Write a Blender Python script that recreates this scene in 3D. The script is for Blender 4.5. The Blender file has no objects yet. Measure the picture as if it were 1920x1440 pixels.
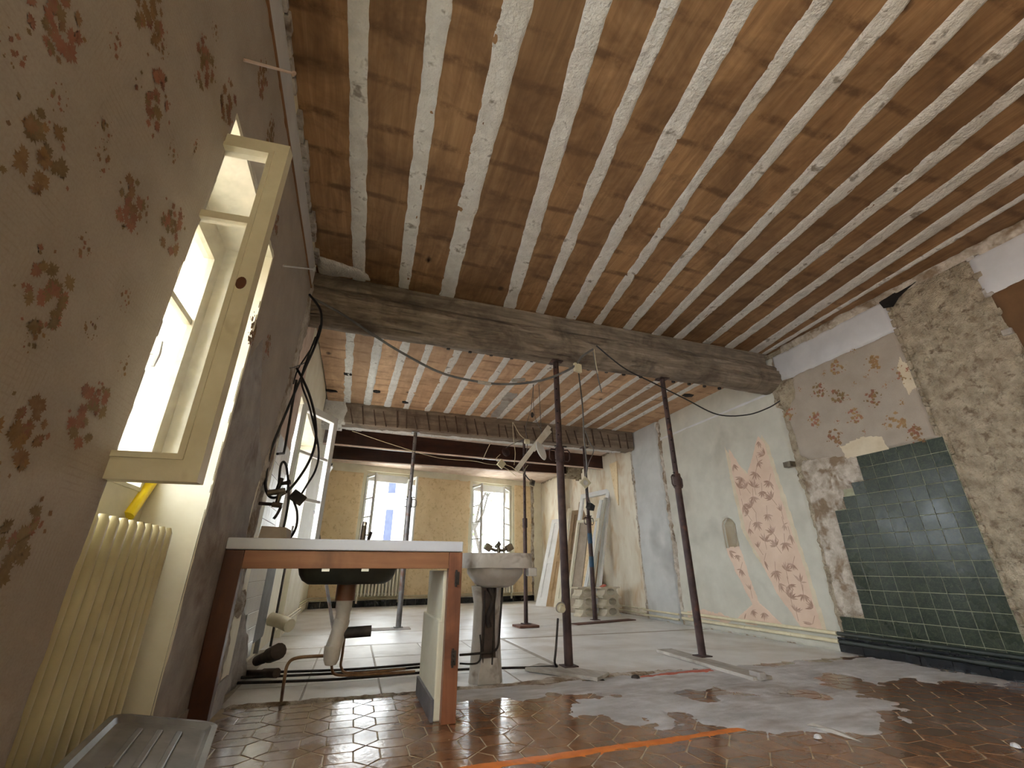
import bpy, bmesh, math, random
import numpy as np
from mathutils import Vector, Matrix, Euler

random.seed(7)
SC = bpy.context.scene
COL = SC.collection
PI = math.pi

# ------------------------------------------------------------------ camera
FPX = 820.0
PITCH = math.atan((1067 - 720) / FPX)
HEAD = math.atan((960 - 664) / (FPX / math.cos(PITCH)))
CAMZ = 0.75
cam = bpy.data.cameras.new('camera')
cam.sensor_width = 36; cam.sensor_fit = 'HORIZONTAL'
cam.lens = FPX * 36 / 1920
cam.clip_start = 0.02; cam.clip_end = 200
co = bpy.data.objects.new('camera', cam); COL.objects.link(co)
co.location = (0, 0, CAMZ); co.rotation_euler = (PI / 2 + PITCH, 0, -HEAD)
SC.camera = co

# ------------------------------------------------------------------ world, light, exposure
w = bpy.data.worlds.new('sky'); SC.world = w; w.use_nodes = True
bg = w.node_tree.nodes['Background']
bg.inputs[0].default_value = (0.86, 0.93, 1.0, 1); bg.inputs[1].default_value = 14.0
SC.view_settings.view_transform = 'Standard'; SC.view_settings.look = 'None'
SC.view_settings.exposure = 0.3; SC.view_settings.gamma = 1.0
SC.view_settings.use_curve_mapping = False
SC.cycles.use_denoising = True
SC.cycles.max_bounces = 6; SC.cycles.diffuse_bounces = 4; SC.cycles.glossy_bounces = 2
SC.cycles.use_adaptive_sampling = True; SC.cycles.adaptive_threshold = 0.06; SC.cycles.adaptive_min_samples = 20
SC.cycles.transparent_max_bounces = 8
SC.cycles.sample_clamp_indirect = 8.0

# ------------------------------------------------------------------ sight lines -> real positions
_p, _h = PITCH, HEAD
FW = Vector((math.sin(_h)*math.cos(_p), math.cos(_h)*math.cos(_p), math.sin(_p)))
RT = Vector((math.cos(_h), -math.sin(_h), 0)); UP = RT.cross(FW)
def P(u, v, x=None, y=None, z=None):
    d = RT*((u-960)/FPX) - UP*((v-720)/FPX) + FW
    o = Vector((0, 0, CAMZ))
    t = x/d.x if x is not None else (y/d.y if y is not None else (z-CAMZ)/d.z)
    return o + d*t

# ------------------------------------------------------------------ numpy noise
def _hash(ix, iy, s):
    v = np.sin(ix*127.1 + iy*311.7 + s*74.7)*43758.5453
    return v - np.floor(v)
def vnoise(x, y, s=0):
    ix, iy = np.floor(x), np.floor(y); fx, fy = x-ix, y-iy
    fx = fx*fx*(3-2*fx); fy = fy*fy*(3-2*fy)
    a = _hash(ix, iy, s); b = _hash(ix+1, iy, s); c = _hash(ix, iy+1, s); d = _hash(ix+1, iy+1, s)
    return (a*(1-fx)+b*fx)*(1-fy) + (c*(1-fx)+d*fx)*fy
def fbm(x, y, s=0, o=4):
    r = 0; a = 0.5; t = 0
    for k in range(o):
        r = r + a*vnoise(x, y, s+k*13); t += a; a *= 0.5; x = x*2.03+5.1; y = y*2.03+3.7
    return r/t
def sdf(px, py, poly):
    d = np.full(px.shape, 1e9); ins = np.zeros(px.shape, bool)
    n = len(poly)
    for i in range(n):
        ax, ay = poly[i]; bx, by = poly[(i+1) % n]
        ex, ey = bx-ax, by-ay
        t = np.clip(((px-ax)*ex + (py-ay)*ey)/(ex*ex+ey*ey+1e-12), 0, 1)
        d = np.minimum(d, np.hypot(px-ax-t*ex, py-ay-t*ey))
        c = ((ay > py) != (by > py))
        xi = ex*(py-ay)/(ey if abs(ey) > 1e-9 else 1e-9) + ax
        ins ^= c & (px < xi)
    return np.where(ins, d, -d)

# ------------------------------------------------------------------ mesh helpers
class MB:
    def __init__(s): s.v = []; s.f = []; s.m = []; s.c = []
    def add(s, vs, fs, mi=0, col=None):
        b = len(s.v); s.v += [tuple(v) for v in vs]
        s.f += [tuple(b+i for i in f) for f in fs]; s.m += [mi]*len(fs)
        s.c += [col]*len(fs); return s
    def box(s, a, b, mi=0, M=None, taper=0):
        x0, y0, z0 = a; x1, y1, z1 = b
        vs = [Vector(q) for q in ((x0,y0,z0),(x1,y0,z0),(x1,y1,z0),(x0,y1,z0),(x0,y0,z1),(x1,y0,z1),(x1,y1,z1),(x0,y1,z1))]
        if M is not None: vs = [M @ q for q in vs]
        return s.add(vs, [(0,3,2,1),(4,5,6,7),(0,1,5,4),(1,2,6,5),(2,3,7,6),(3,0,4,7)], mi)
    def bar(s, p, q, wx, wy, mi=0, up=(0,0,1)):
        p, q = Vector(p), Vector(q); d = (q-p); L = d.length; d.normalize()
        u = Vector(up)
        if abs(d.dot(u)) > .98: u = Vector((0,1,0))
        a = d.cross(u).normalized(); b = a.cross(d).normalized()
        M = Matrix((( a.x,d.x,b.x,p.x),(a.y,d.y,b.y,p.y),(a.z,d.z,b.z,p.z),(0,0,0,1)))
        return s.box((-wx/2,0,-wy/2),(wx/2,L,wy/2),mi,M)
    def tube(s, pts, r, n=8, mi=0, cap=True, rs=None):
        pts = [Vector(p) for p in pts]; k = len(pts)
        vs = []; fs = []
        t0 = (pts[1]-pts[0]).normalized()
        a = t0.orthogonal().normalized()
        for i, p in enumerate(pts):
            t = (pts[min(i+1,k-1)] - pts[max(i-1,0)])
            if t.length < 1e-9: t = t0.copy()
            t.normalize()
            a = (a - t*a.dot(t))
            if a.length < 1e-6: a = t.orthogonal()
            a.normalize(); b = t.cross(a)
            rr = rs[i] if rs else r
            for j in range(n):
                g = 2*PI*j/n; vs.append(p + (a*math.cos(g)+b*math.sin(g))*rr)
        for i in range(k-1):
            for j in range(n):
                fs.append((i*n+j, i*n+(j+1)%n, (i+1)*n+(j+1)%n, (i+1)*n+j))
        if cap: fs.append(tuple(range(n))[::-1]); fs.append(tuple((k-1)*n+j for j in range(n)))
        return s.add(vs, fs, mi)
    def lathe(s, prof, n=20, mi=0, M=None, sx=1, sy=1):
        vs = []; fs = []; k = len(prof)
        for r, z in prof:
            for j in range(n):
                g = 2*PI*j/n; q = Vector((r*sx*math.cos(g), r*sy*math.sin(g), z))
                vs.append(M @ q if M is not None else q)
        for i in range(k-1):
            for j in range(n):
                fs.append((i*n+j, i*n+(j+1)%n, (i+1)*n+(j+1)%n, (i+1)*n+j))
        fs.append(tuple(range(n))[::-1]); fs.append(tuple((k-1)*n+j for j in range(n)))
        return s.add(vs, fs, mi)
    def prism(s, poly, fn, d0, d1, mi=0):
        n = len(poly)
        vs = [fn(a, b, d0) for a, b in poly] + [fn(a, b, d1) for a, b in poly]
        fs = [tuple(range(n))[::-1], tuple(range(n, 2*n))]
        fs += [(i, (i+1)%n, n+(i+1)%n, n+i) for i in range(n)]
        return s.add(vs, fs, mi)
    def build(s, name, mats, parent=None, smooth=False, bevel=0, loc=None):
        me = bpy.data.meshes.new(name); me.from_pydata(s.v, [], s.f)
        if not isinstance(mats, (list, tuple)): mats = [mats]
        for m in mats: me.materials.append(m)
        if len(mats) > 1: me.polygons.foreach_set('material_index', s.m)
        if any(c is not None for c in s.c):
            at = me.color_attributes.new('Col', 'FLOAT_COLOR', 'CORNER')
            buf = []
            for f, c in zip(s.f, s.c): buf += list((c or (1,1,1))+(1,))*len(f)
            at.data.foreach_set('color', buf)
        if smooth: me.polygons.foreach_set('use_smooth', [True]*len(me.polygons))
        bm = bmesh.new(); bm.from_mesh(me); bmesh.ops.recalc_face_normals(bm, faces=bm.faces)
        if bevel: bmesh.ops.bevel(bm, geom=list(bm.edges), offset=bevel, segments=2, affect='EDGES', profile=.5)
        bm.to_mesh(me); bm.free(); me.update()
        o = bpy.data.objects.new(name, me); COL.objects.link(o)
        if parent is not None: o.parent = parent
        if loc is not None: o.location = loc
        if smooth:
            try: me.set_sharp_from_angle(angle=math.radians(42))
            except Exception: pass
        return o
def smooth_path(pts, sub=6):
    pts = [Vector(p) for p in pts]; out = []
    for i in range(len(pts)-1):
        p0 = pts[max(i-1,0)]; p1 = pts[i]; p2 = pts[i+1]; p3 = pts[min(i+2,len(pts)-1)]
        for k in range(sub):
            t = k/sub
            out.append(.5*((2*p1)+(p2-p0)*t+(2*p0-5*p1+4*p2-p3)*t*t+(3*p1-p0-3*p2+p3)*t**3))
    out.append(pts[-1]); return out
def empty(name, loc=(0,0,0), rz=0):
    o = bpy.data.objects.new(name, None); COL.objects.link(o); o.location = loc; o.rotation_euler = (0,0,rz)
    o.empty_display_size = .1; return o
def tag(o, label, cat, group=None):
    o['label'] = label; o['category'] = cat
    if group: o['group'] = group
    return o
def struct(o, label=None):
    o['kind'] = 'structure'
    if label: o['label'] = label
    return o
def stuff(o): o['kind'] = 'stuff'; return o
def copy_tree(o, parent=None):
    c = o.copy(); COL.objects.link(c); c.parent = parent
    for ch in list(o.children): copy_tree(ch, c)
    return c
def inst(me, name, loc, parent=None, rot=(0,0,0), sc=(1,1,1)):
    o = bpy.data.objects.new(name, me); COL.objects.link(o); o.location = loc; o.rotation_euler = rot; o.scale = sc
    if parent is not None: o.parent = parent
    return o
def relief(name, poly, place, mat, res=.02, thick=.01, slope=1.0, edge=.02, efreq=9., rough=0., rfreq=18., parent=None,
           back=-.006, holes=(), seed=0, hedge=None):
    a = np.array(poly); pad = .05
    s = np.arange(a[:,0].min()-pad, a[:,0].max()+pad+res, res); t = np.arange(a[:,1].min()-pad, a[:,1].max()+pad+res, res)
    S, T = np.meshgrid(s, t, indexing='ij')
    nz = (fbm(S*efreq, T*efreq, seed+3, 4)-.5)*2
    d = sdf(S, T, poly) + edge*nz
    for hp in holes:
        d = np.minimum(d, -sdf(S, T, hp) + (edge if hedge is None else hedge)*nz)
    h = np.clip(d*slope, back, thick)
    if rough:
        h = np.where(h > 0, h + rough*(fbm(S*rfreq, T*rfreq, seed+9, 4)-.5)*2*np.clip(d/.02, 0, 1), h)
    X, Y, Z = place(S, T, h)
    V = np.stack([X, Y, Z], -1).reshape(-1, 3)
    n, m = S.shape; idx = np.arange(n*m).reshape(n, m)
    q = np.stack([idx[:-1,:-1], idx[1:,:-1], idx[1:,1:], idx[:-1,1:]], -1).reshape(-1, 4)
    hh = h.reshape(-1); keep = (hh[q] > back+1e-5).any(1); q = q[keep]
    used, inv = np.unique(q, return_inverse=True); q = inv.reshape(-1, 4); V = V[used]
    me = bpy.data.meshes.new(name); me.from_pydata(V.tolist(), [], q.tolist())
    me.materials.append(mat); me.polygons.foreach_set('use_smooth', [True]*len(me.polygons)); me.update()
    o = bpy.data.objects.new(name, me); COL.objects.link(o)
    if parent is not None: o.parent = parent
    return o

# ------------------------------------------------------------------ materials
def lin(c): return tuple((x/255/12.92 if x/255 <= .04045 else ((x/255+.055)/1.055)**2.4) for x in c)
class N:
    def __init__(s, name):
        s.m = bpy.data.materials.new(name); s.m.use_nodes = True; s.t = s.m.node_tree; s.n = s.t.nodes
        s.b = s.n['Principled BSDF']; s.pos = None
    def new(s, typ, **kw):
        n = s.n.new(typ)
        for k, v in kw.items(): setattr(n, k, v)
        return n
    def link(s, a, b): s.t.links.new(a, b)
    def coords(s, scale=(1,1,1), rot=(0,0,0)):
        g = s.new('ShaderNodeNewGeometry'); mp = s.new('ShaderNodeMapping')
        mp.inputs['Scale'].default_value = scale; mp.inputs['Rotation'].default_value = rot
        s.link(g.outputs['Position'], mp.inputs['Vector']); return mp.outputs[0]
    def noise(s, vec, scale, detail=6, rough=.6, dist=0):
        n = s.new('ShaderNodeTexNoise'); n.inputs['Scale'].default_value = scale; n.inputs['Detail'].default_value = detail
        n.inputs['Roughness'].default_value = rough; n.inputs['Distortion'].default_value = dist
        s.link(vec, n.inputs['Vector']); return n.outputs['Fac']
    def ramp(s, fac, stops):
        r = s.new('ShaderNodeValToRGB'); e = r.color_ramp.elements
        while len(e) < len(stops): e.new(.5)
        for el, (p, c) in zip(e, stops):
            el.position = p
            el.color = (c if isinstance(c, (tuple, list)) else (c,c,c)) + (1,)
        s.link(fac, r.inputs[0]); return r.outputs[0]
    def mix(s, fac, a, b, mode='MIX'):
        m = s.new('ShaderNodeMix', data_type='RGBA', blend_type=mode)
        def put(sock, v):
            if isinstance(v, (tuple, list)): sock.default_value = tuple(v)+(1,)
            else: s.link(v, sock)
        if isinstance(fac, float): m.inputs[0].default_value = fac
        else: s.link(fac, m.inputs[0])
        put(m.inputs[6], a); put(m.inputs[7], b); return m.outputs[2]
    def math(s, op, a, b=None):
        m = s.new('ShaderNodeMath', operation=op)
        for i, v in enumerate((a, b)):
            if v is None: continue
            if isinstance(v, (int, float)): m.inputs[i].default_value = v
            else: s.link(v, m.inputs[i])
        return m.outputs[0]
    def color(s, c):
        if isinstance(c, (tuple, list)): s.b.inputs['Base Color'].default_value = tuple(c)+(1,)
        else: s.link(c, s.b.inputs['Base Color'])
    def rough(s, r):
        if isinstance(r, float): s.b.inputs['Roughness'].default_value = r
        else: s.link(r, s.b.inputs['Roughness'])
    def bump(s, h, strength=.3, dist=.02):
        b = s.new('ShaderNodeBump'); b.inputs['Strength'].default_value = strength; b.inputs['Distance'].default_value = dist
        s.link(h, b.inputs['Height']); s.link(b.outputs[0], s.b.inputs['Normal'])

def pmat(name, c1, c2, scale=6, rough=.85, bump=.25, dist=.02, stretch=(1,1,1), lo=.35, hi=.65, c3=None, s3=2., t3=(.55,.65), metal=0, fine=60):
    k = N(name); v = k.coords(stretch); n = k.noise(v, scale, 4)
    col = k.ramp(n, [(lo, lin(c1)), (hi, lin(c2))])
    if c3:
        m = k.ramp(k.noise(v, s3, 3, .65, .3), [(t3[0], 0.), (t3[1], 1.)])
        col = k.mix(m, col, lin(c3))
    k.color(col); k.rough(float(rough)); k.b.inputs['Metallic'].default_value = metal
    if bump:
        f = k.noise(v, fine, 2); k.bump(k.math('ADD', n, k.math('MULTIPLY', f, .5)), bump, dist)
    return k.m

def wood_mat(name, cs, axis='y', scale=1., dark=None, rough=.7, laths=0, bump=.2, rand=True):
    k = N(name)
    st = {'x': (1.2,14,14), 'y': (14,1.2,14), 'z': (14,14,1.2)}[axis]
    v = k.coords(st)
    if rand:
        oi = k.new('ShaderNodeObjectInfo'); add = k.new('ShaderNodeVectorMath', operation='ADD')
        cmb = k.new('ShaderNodeCombineXYZ'); r9 = k.math('MULTIPLY', oi.outputs['Random'], 37.)
        for i in range(3): k.link(r9, cmb.inputs[i])
        k.link(v, add.inputs[0]); k.link(cmb.outputs[0], add.inputs[1]); v = add.outputs[0]
    n = k.noise(v, 1.6*scale, 5, .65, .8)
    col = k.ramp(n, [(.25, lin(cs[0])), (.5, lin(cs[1])), (.75, lin(cs[2]))])
    if rand:
        hsv = k.new('ShaderNodeHueSaturation'); k.link(col, hsv.inputs['Color'])
        k.link(k.math('ADD', k.math('MULTIPLY', oi.outputs['Random'], .45), .78), hsv.inputs['Value']); col = hsv.outputs[0]
    b = k.coords((1,1,1))
    big = k.ramp(k.noise(b, 2.6, 4, .7, .6), [(.42, 0.), (.7, 1.)])
    if dark: col = k.mix(k.math('MULTIPLY', big, .75), col, lin(dark))
    if laths:
        wv = k.new('ShaderNodeTexWave', bands_direction='Y'); wv.inputs['Scale'].default_value = laths; wv.inputs['Distortion'].default_value = 2.2
        wv.inputs['Detail'].default_value = 3; wv.inputs['Detail Scale'].default_value = .8
        k.link(b, wv.inputs['Vector'])
        lm = k.math('MULTIPLY', k.ramp(wv.outputs['Fac'], [(.86, 0.), (.98, .8)]), k.ramp(k.noise(b, 4, 6, .75), [(.42, 0.), (.58, 1.)]))
        col = k.mix(lm, col, lin(dark))
        vo = k.new('ShaderNodeTexVoronoi'); vo.inputs['Scale'].default_value = 2.6; k.link(k.coords((1,.7,.0)), vo.inputs['Vector'])
        kn = k.ramp(k.math('ADD', vo.outputs['Distance'], k.math('MULTIPLY', k.noise(b, 30, 3), .05)), [(.06, .85), (.12, 0.)])
        col = k.mix(kn, col, lin((48,30,20)))
    k.color(col); k.rough(float(rough)); k.bump(n, bump, .01)
    return k.m

M = {}
M['joist'] = wood_mat('joist_wood', [(124,92,62),(150,114,78),(172,136,98)], 'y', .9, (96,68,44), .75, 1.15)
M['joist2'] = wood_mat('joist_wood_far', [(170,136,102),(188,152,118),(202,166,132)], 'y', .55, (140,106,78), .75, 1.3)
M['strip'] = pmat('strip_plaster', (206,202,196), (228,225,220), 9, .95, .8, .025, c3=(150,142,132), s3=9, t3=(.6,.7), fine=50)
M['log'] = wood_mat('log_wood', [(82,71,61),(132,118,102),(170,155,138)], 'x', .8, (66,54,44), .9, 0, 1.0, False)
M['hewn'] = wood_mat('hewn_wood', [(92,78,64),(132,116,100),(160,144,126)], 'x', .7, (84,70,58), .9, 0, .8, False)
M['darkbeam'] = wood_mat('stained_beam_wood', [(44,22,15),(64,34,23),(80,45,31)], 'x', .8, (36,20,14), .4, 0, .1, False)
M['counterwood'] = wood_mat('varnished_wood', [(132,84,54),(158,104,68),(176,120,80)], 'x', .5, (112,70,46), .38, 0, .08)
M['counterpost'] = wood_mat('varnished_post_wood', [(112,62,40),(142,88,60),(160,106,76)], 'z', .5, (92,50,34), .42, 0, .08)
M['counterdark'] = wood_mat('dark_post_wood', [(66,34,18),(88,48,26),(104,58,32)], 'z', .5, (56,30,18), .4, 0, .08)
M['plank'] = wood_mat('dusty_plank', [(150,144,134),(176,170,160),(196,190,180)], 'y', .6, (130,120,108), .9, 0, .3)
M['redwood'] = wood_mat('brown_plank', [(84,54,42),(112,76,60),(130,94,78)], 'x', .6, (70,46,38), .8, 0, .2)
M['laminate'] = pmat('white_laminate', (206,208,216), (216,218,226), 3, .3, 0)
M['concrete'] = pmat('pale_concrete', (212,210,206), (230,229,227), 2.5, .36, .1, .01, c3=(190,180,168), s3=1.3, t3=(.5,.75))
M['whitetile_floor'] = pmat('worn_floor_tile', (200,196,188), (216,213,206), 3.5, .45, .1, .01, c3=(170,162,150), s3=2.3, t3=(.55,.75))
M['grout'] = pmat('grout', (176,156,124), (198,180,148), 20, .7, .3, .01)
M['skim'] = pmat('cement_skim', (172,168,164), (214,212,212), 4, .75, .5, .01, c3=(140,124,110), s3=2.0, t3=(.54,.72), stretch=(.6,1.4,1))
M['greypaint'] = pmat('blue_grey_plaster', (182,178,164), (196,192,178), 3, .8, .12, .01, c3=(164,158,144), s3=1.6, t3=(.55,.8))
M['greypaint2'] = pmat('grey_plaster_panel', (176,175,170), (192,191,186), 2.5, .8, .12, .01, c3=(146,142,136), s3=1.2, t3=(.52,.8))
M['whiteband'] = pmat('white_cornice_paint', (196,194,194), (208,206,206), 4, .85, .08, .005)
M['masonry'] = pmat('rough_masonry', (150,136,114), (188,174,150), 9, .95, 1.0, .05, c3=(128,112,92), s3=12, t3=(.54,.68), fine=60)
M['rubble'] = pmat('broken_plaster', (160,146,128), (204,194,180), 9, .95, .9, .03, c3=(132,112,90), s3=5, t3=(.5,.62), fine=45)
M['greyplaster'] = pmat('raw_grey_plaster', (150,143,136), (174,167,160), 6, .9, .5, .02, c3=(118,104,94), s3=3, t3=(.55,.72))
M['cream'] = pmat('cream_paint', (224,216,190), (236,230,208), 4, .6, .08, .01)
M['sashpaint'] = pmat('cream_sash_paint', (206,196,164), (220,211,182), 6, .5, .1, .005, c3=(176,160,124), s3=5, t3=(.62,.8))
M['whitepaint'] = pmat('white_paint', (226,226,222), (238,238,236), 4, .5, .05, .01)
M['orange'] = pmat('tan_wallpaper', (228,204,160), (236,214,174), 5, .8, .08, .01, c3=(212,186,140), s3=14, t3=(.54,.66))
M['creamwall'] = pmat('stained_cream_wall', (214,202,180), (228,219,200), 2.2, .8, .15, .01, c3=(192,160,118), s3=1.7, t3=(.5,.72), stretch=(1,1.6,.7))
M['pinkplaster'] = pmat('pink_plaster', (206,180,160), (226,206,190), 5, .9, .2, .01)
M['darkpaper'] = pmat('brown_wallcovering', (92,64,36), (112,80,48), 4, .8, .1, .01)
M['bamboopaper'] = pmat('bamboo_wallpaper', (206,178,156), (218,192,170), 3, .8, .05, .005)
M['tornpaper'] = pmat('torn_paper', (198,182,154), (212,198,172), 6, .85, .15, .005)
M['whitetile'] = pmat('white_wall_tile', (212,212,206), (222,222,218), 2, .25, 0)
M['tilegrout'] = pmat('wall_grout', (150,144,130), (174,168,152), 20, .9, .2, .01)
M['greengrout'] = pmat('green_tile_grout', (146,146,120), (166,166,138), 20, .9, .2, .01)
M['blacktile'] = pmat('black_skirting_tile', (20,22,24), (34,36,38), 8, .25, .05, .01)
M['greypanel'] = pmat('grey_radiator_paint', (128,130,130), (146,148,148), 4, .5, .05, .01)
M['radiator'] = pmat('cream_radiator_enamel', (196,182,138), (212,200,158), 5, .35, .08, .01, c3=(160,140,92), s3=4, t3=(.6,.8))
M['radiator2'] = pmat('far_radiator_enamel', (232,226,204), (240,236,218), 5, .4, .05, .01)
M['pipe_cream'] = pmat('cream_pipe_paint', (204,192,156), (220,210,178), 6, .5, .15, .01, c3=(150,130,98), s3=6, t3=(.62,.75))
M['pipe_dark'] = pmat('dark_green_pipe_paint', (38,44,40), (56,62,56), 6, .4, .15, .01)
M['pipe_black'] = pmat('black_iron_pipe', (40,34,30), (64,56,50), 14, .7, .4, .01)
M['copper'] = pmat('tarnished_copper', (124,92,64), (168,138,108), 10, .45, .2, .01, metal=.4)
M['steelprop'] = pmat('rusty_prop_steel', (56,40,38), (82,62,58), 9, .6, .3, .01, metal=.3, c3=(104,64,48), s3=5, t3=(.58,.7))
M['propgrey'] = pmat('galvanised_prop_steel', (92,88,86), (120,116,114), 9, .5, .2, .01, metal=.4, c3=(104,72,56), s3=5, t3=(.55,.7))
M['chrome'] = pmat('chrome', (180,180,180), (205,205,205), 6, .22, 0, metal=1.)
M['dullmetal'] = pmat('dull_brass', (92,84,72), (124,114,98), 12, .45, .2, .01, metal=.7)
M['blackplastic'] = pmat('black_cable', (24,23,23), (36,34,34), 8, .5, 0)
M['greycable'] = pmat('grey_cable', (90,88,86), (112,110,108), 8, .6, 0)
M['beigeplastic'] = pmat('beige_plastic', (196,184,150), (212,202,172), 6, .5, 0)
M['whiteplastic'] = pmat('white_plastic', (222,222,220), (234,234,232), 4, .35, 0)
M['dustywhite'] = pmat('dusty_white_plastic', (176,170,162), (206,200,192), 8, .6, .1, .01)
M['brownplastic'] = pmat('brown_fitting', (88,50,28), (110,66,40), 6, .4, 0)
M['sinkgreen'] = pmat('dark_sink_enamel', (40,42,36), (54,56,48), 6, .5, .1, .01)
M['ceramic'] = pmat('dusty_ceramic', (176,168,158), (206,200,192), 5, .35, .1, .01, c3=(136,120,104), s3=5, t3=(.55,.7))
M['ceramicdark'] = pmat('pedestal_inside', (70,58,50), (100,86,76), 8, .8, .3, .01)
M['yellow'] = pmat('yellow_plastic', (240,206,10), (248,218,24), 3, .4, 0)
M['blue'] = pmat('blue_tape', (16,56,80), (24,70,96), 8, .5, 0)
M['orangepaint'] = pmat('orange_paint', (214,116,44), (232,136,60), 14, .6, .2, .005, c3=(190,110,56), s3=5, t3=(.58,.7))
M['redpaint'] = pmat('red_paint', (190,96,76), (210,120,98), 14, .7, .2, .005)
M['block'] = pmat('beige_block', (190,178,154), (206,196,174), 12, .9, .3, .01)
M['facade'] = pmat('white_facade', (236,234,228), (246,244,240), 3, .9, .1, .01)
M['facadedark'] = pmat('facade_shutter', (34,40,60), (46,52,74), 4, .7, 0)
M['bark'] = pmat('bark', (46,42,36), (66,60,52), 12, .9, .4, .02)
M['leaf'] = pmat('leaf_green', (90,116,62), (128,150,96), 6, .6, 0)
M['outground'] = pmat('outside_ground', (210,208,200), (226,224,218), 3, .9, 0)
M['pinkwall'] = pmat('pink_render', (196,164,146), (210,182,164), 8, .9, .3, .01)
M['brick'] = pmat('whitewashed_brick', (150,140,130), (200,194,186), 9, .95, .6, .02, c3=(108,88,72), s3=6, t3=(.55,.65))
M['hack'] = pmat('hack_cut', (66,50,40), (88,70,58), 12, .95, .3, .01)
M['hole_shade'] = pmat('hole_shade', (18,15,13), (30,26,22), 8, 1., .2, .02)  # near-black colour standing in for the shade inside holes
M['redbrick'] = pmat('red_brick_scar', (120,72,52), (160,104,78), 14, .95, .8, .02, c3=(200,190,178), s3=9, t3=(.55,.62))
M['cardboard'] = pmat('beige_cardboard', (164,150,132), (182,168,150), 6, .85, .05, .01)
M['white_lath'] = pmat('white_lath', (206,196,176), (226,218,202), 9, .8, .2, .01)

def glass_mat(name, dirt=.12, tint=(1,1,1)):
    k = N(name); n = k.n; t = k.t
    n.remove(k.b); out = [x for x in n if x.type == 'OUTPUT_MATERIAL'][0]
    tr = k.new('ShaderNodeBsdfTransparent'); tr.inputs[0].default_value = tint + (1,)
    gl = k.new('ShaderNodeBsdfGlossy'); gl.inputs['Roughness'].default_value = .03
    df = k.new('ShaderNodeBsdfDiffuse'); df.inputs[0].default_value = (.75,.74,.7,1)
    m1 = k.new('ShaderNodeMixShader'); m2 = k.new('ShaderNodeMixShader')
    m1.inputs[0].default_value = .07
    k.link(tr.outputs[0], m1.inputs[1]); k.link(gl.outputs[0], m1.inputs[2])
    d = k.ramp(k.noise(k.coords(), 5, 6, .7), [(.3, dirt*.4), (.75, dirt*1.8)])
    k.link(d, m2.inputs[0]); k.link(m1.outputs[0], m2.inputs[1]); k.link(df.outputs[0], m2.inputs[2])
    k.link(m2.outputs[0], out.inputs[0]); return k.m
M['glass'] = glass_mat('dusty_glass', .16)
M['glass2'] = glass_mat('window_glass', .06)

def print_mat():
    k = N('wallpaper_print'); a = k.new('ShaderNodeVertexColor'); a.layer_name = 'Col'
    n = k.noise(k.coords(), 60, 4); k.color(k.mix(k.ramp(n, [(.3, 0.), (.8, .5)]), a.outputs[0], lin((150,128,100)))); k.rough(.85)
    return k.m
M['print'] = print_mat()
def wallpaper_mat(name, base, line, rotax):
    k = N(name); v = k.coords()
    col = k.ramp(k.noise(v, 5, 5), [(.3, lin(base[0])), (.7, lin(base[1]))])
    tot = None
    for ang, sc in ((0, 26), (PI/2, 20)):
        wv = k.new('ShaderNodeTexWave', bands_direction='Y'); wv.inputs['Scale'].default_value = sc; wv.inputs['Distortion'].default_value = 1.2
        wv.inputs['Detail'].default_value = 3; wv.inputs['Detail Scale'].default_value = .6
        k.link(k.coords((1,1,1), (ang, 0, 0)), wv.inputs['Vector'])
        mm = k.math('MULTIPLY', k.ramp(wv.outputs['Fac'], [(.75, 0.), (1., 1.)]), k.ramp(k.noise(k.coords((1,1,1),(ang,0,0)), 3.2, 5, .7, .5), [(.5, 0.), (.68, .3)]))
        tot = mm if tot is None else k.math('MAXIMUM', tot, mm)
    fine = k.noise(v, 160, 3)
    col = k.mix(tot, col, lin(line)); col = k.mix(k.ramp(fine, [(.4, 0.), (.75, .25)]), col, lin(line))
    k.color(col); k.rough(.85); k.bump(fine, .1, .004); return k.m
M['floral'] = wallpaper_mat('floral_wallpaper_ground', [(160,148,134),(174,162,148)], (124,106,84), 0)

def hex_mat():
    k = N('glazed_terracotta'); v = k.coords(); oi = k.new('ShaderNodeObjectInfo')
    n = k.noise(v, 9, 6, .65)
    col = k.ramp(n, [(.3, lin((112,76,50))), (.55, lin((134,94,64))), (.78, lin((156,116,82)))])
    hsv = k.new('ShaderNodeHueSaturation'); k.link(col, hsv.inputs['Color'])
    k.link(k.math('ADD', k.math('MULTIPLY', oi.outputs['Random'], .4), .72), hsv.inputs['Value']); col = hsv.outputs[0]
    # pale cement film wiped over the tiles beside the counter
    sx = k.new('ShaderNodeSeparateXYZ'); k.link(v, sx.inputs[0])
    wob = k.math('MULTIPLY', k.math('SUBTRACT', k.noise(v, 2.2, 6, .7, .6), .5), 1.7)
    film = k.ramp(k.math('ADD', k.math('SUBTRACT', .55, sx.outputs[0]), wob), [(.1, 0.), (.7, .8)])
    film2 = k.ramp(k.noise(v, 1.5, 7, .72, .4), [(.58, 0.), (.68, .5)])
    film = k.math('MAXIMUM', film, film2)
    col = k.mix(film, col, k.ramp(k.noise(v, 12, 5), [(.3, lin((146,128,116))), (.7, lin((178,164,154)))]))
    k.color(col)
    wet = k.ramp(k.noise(v, 1.7, 5, .6), [(.4, .05), (.7, .36)])
    k.rough(k.math('ADD', wet, k.math('MULTIPLY', film, .12)))
    k.bump(k.math('ADD', k.noise(v, 30, 4), k.math('MULTIPLY', n, .6)), .12, .01)
    return k.m
M['hextile'] = hex_mat()
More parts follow.
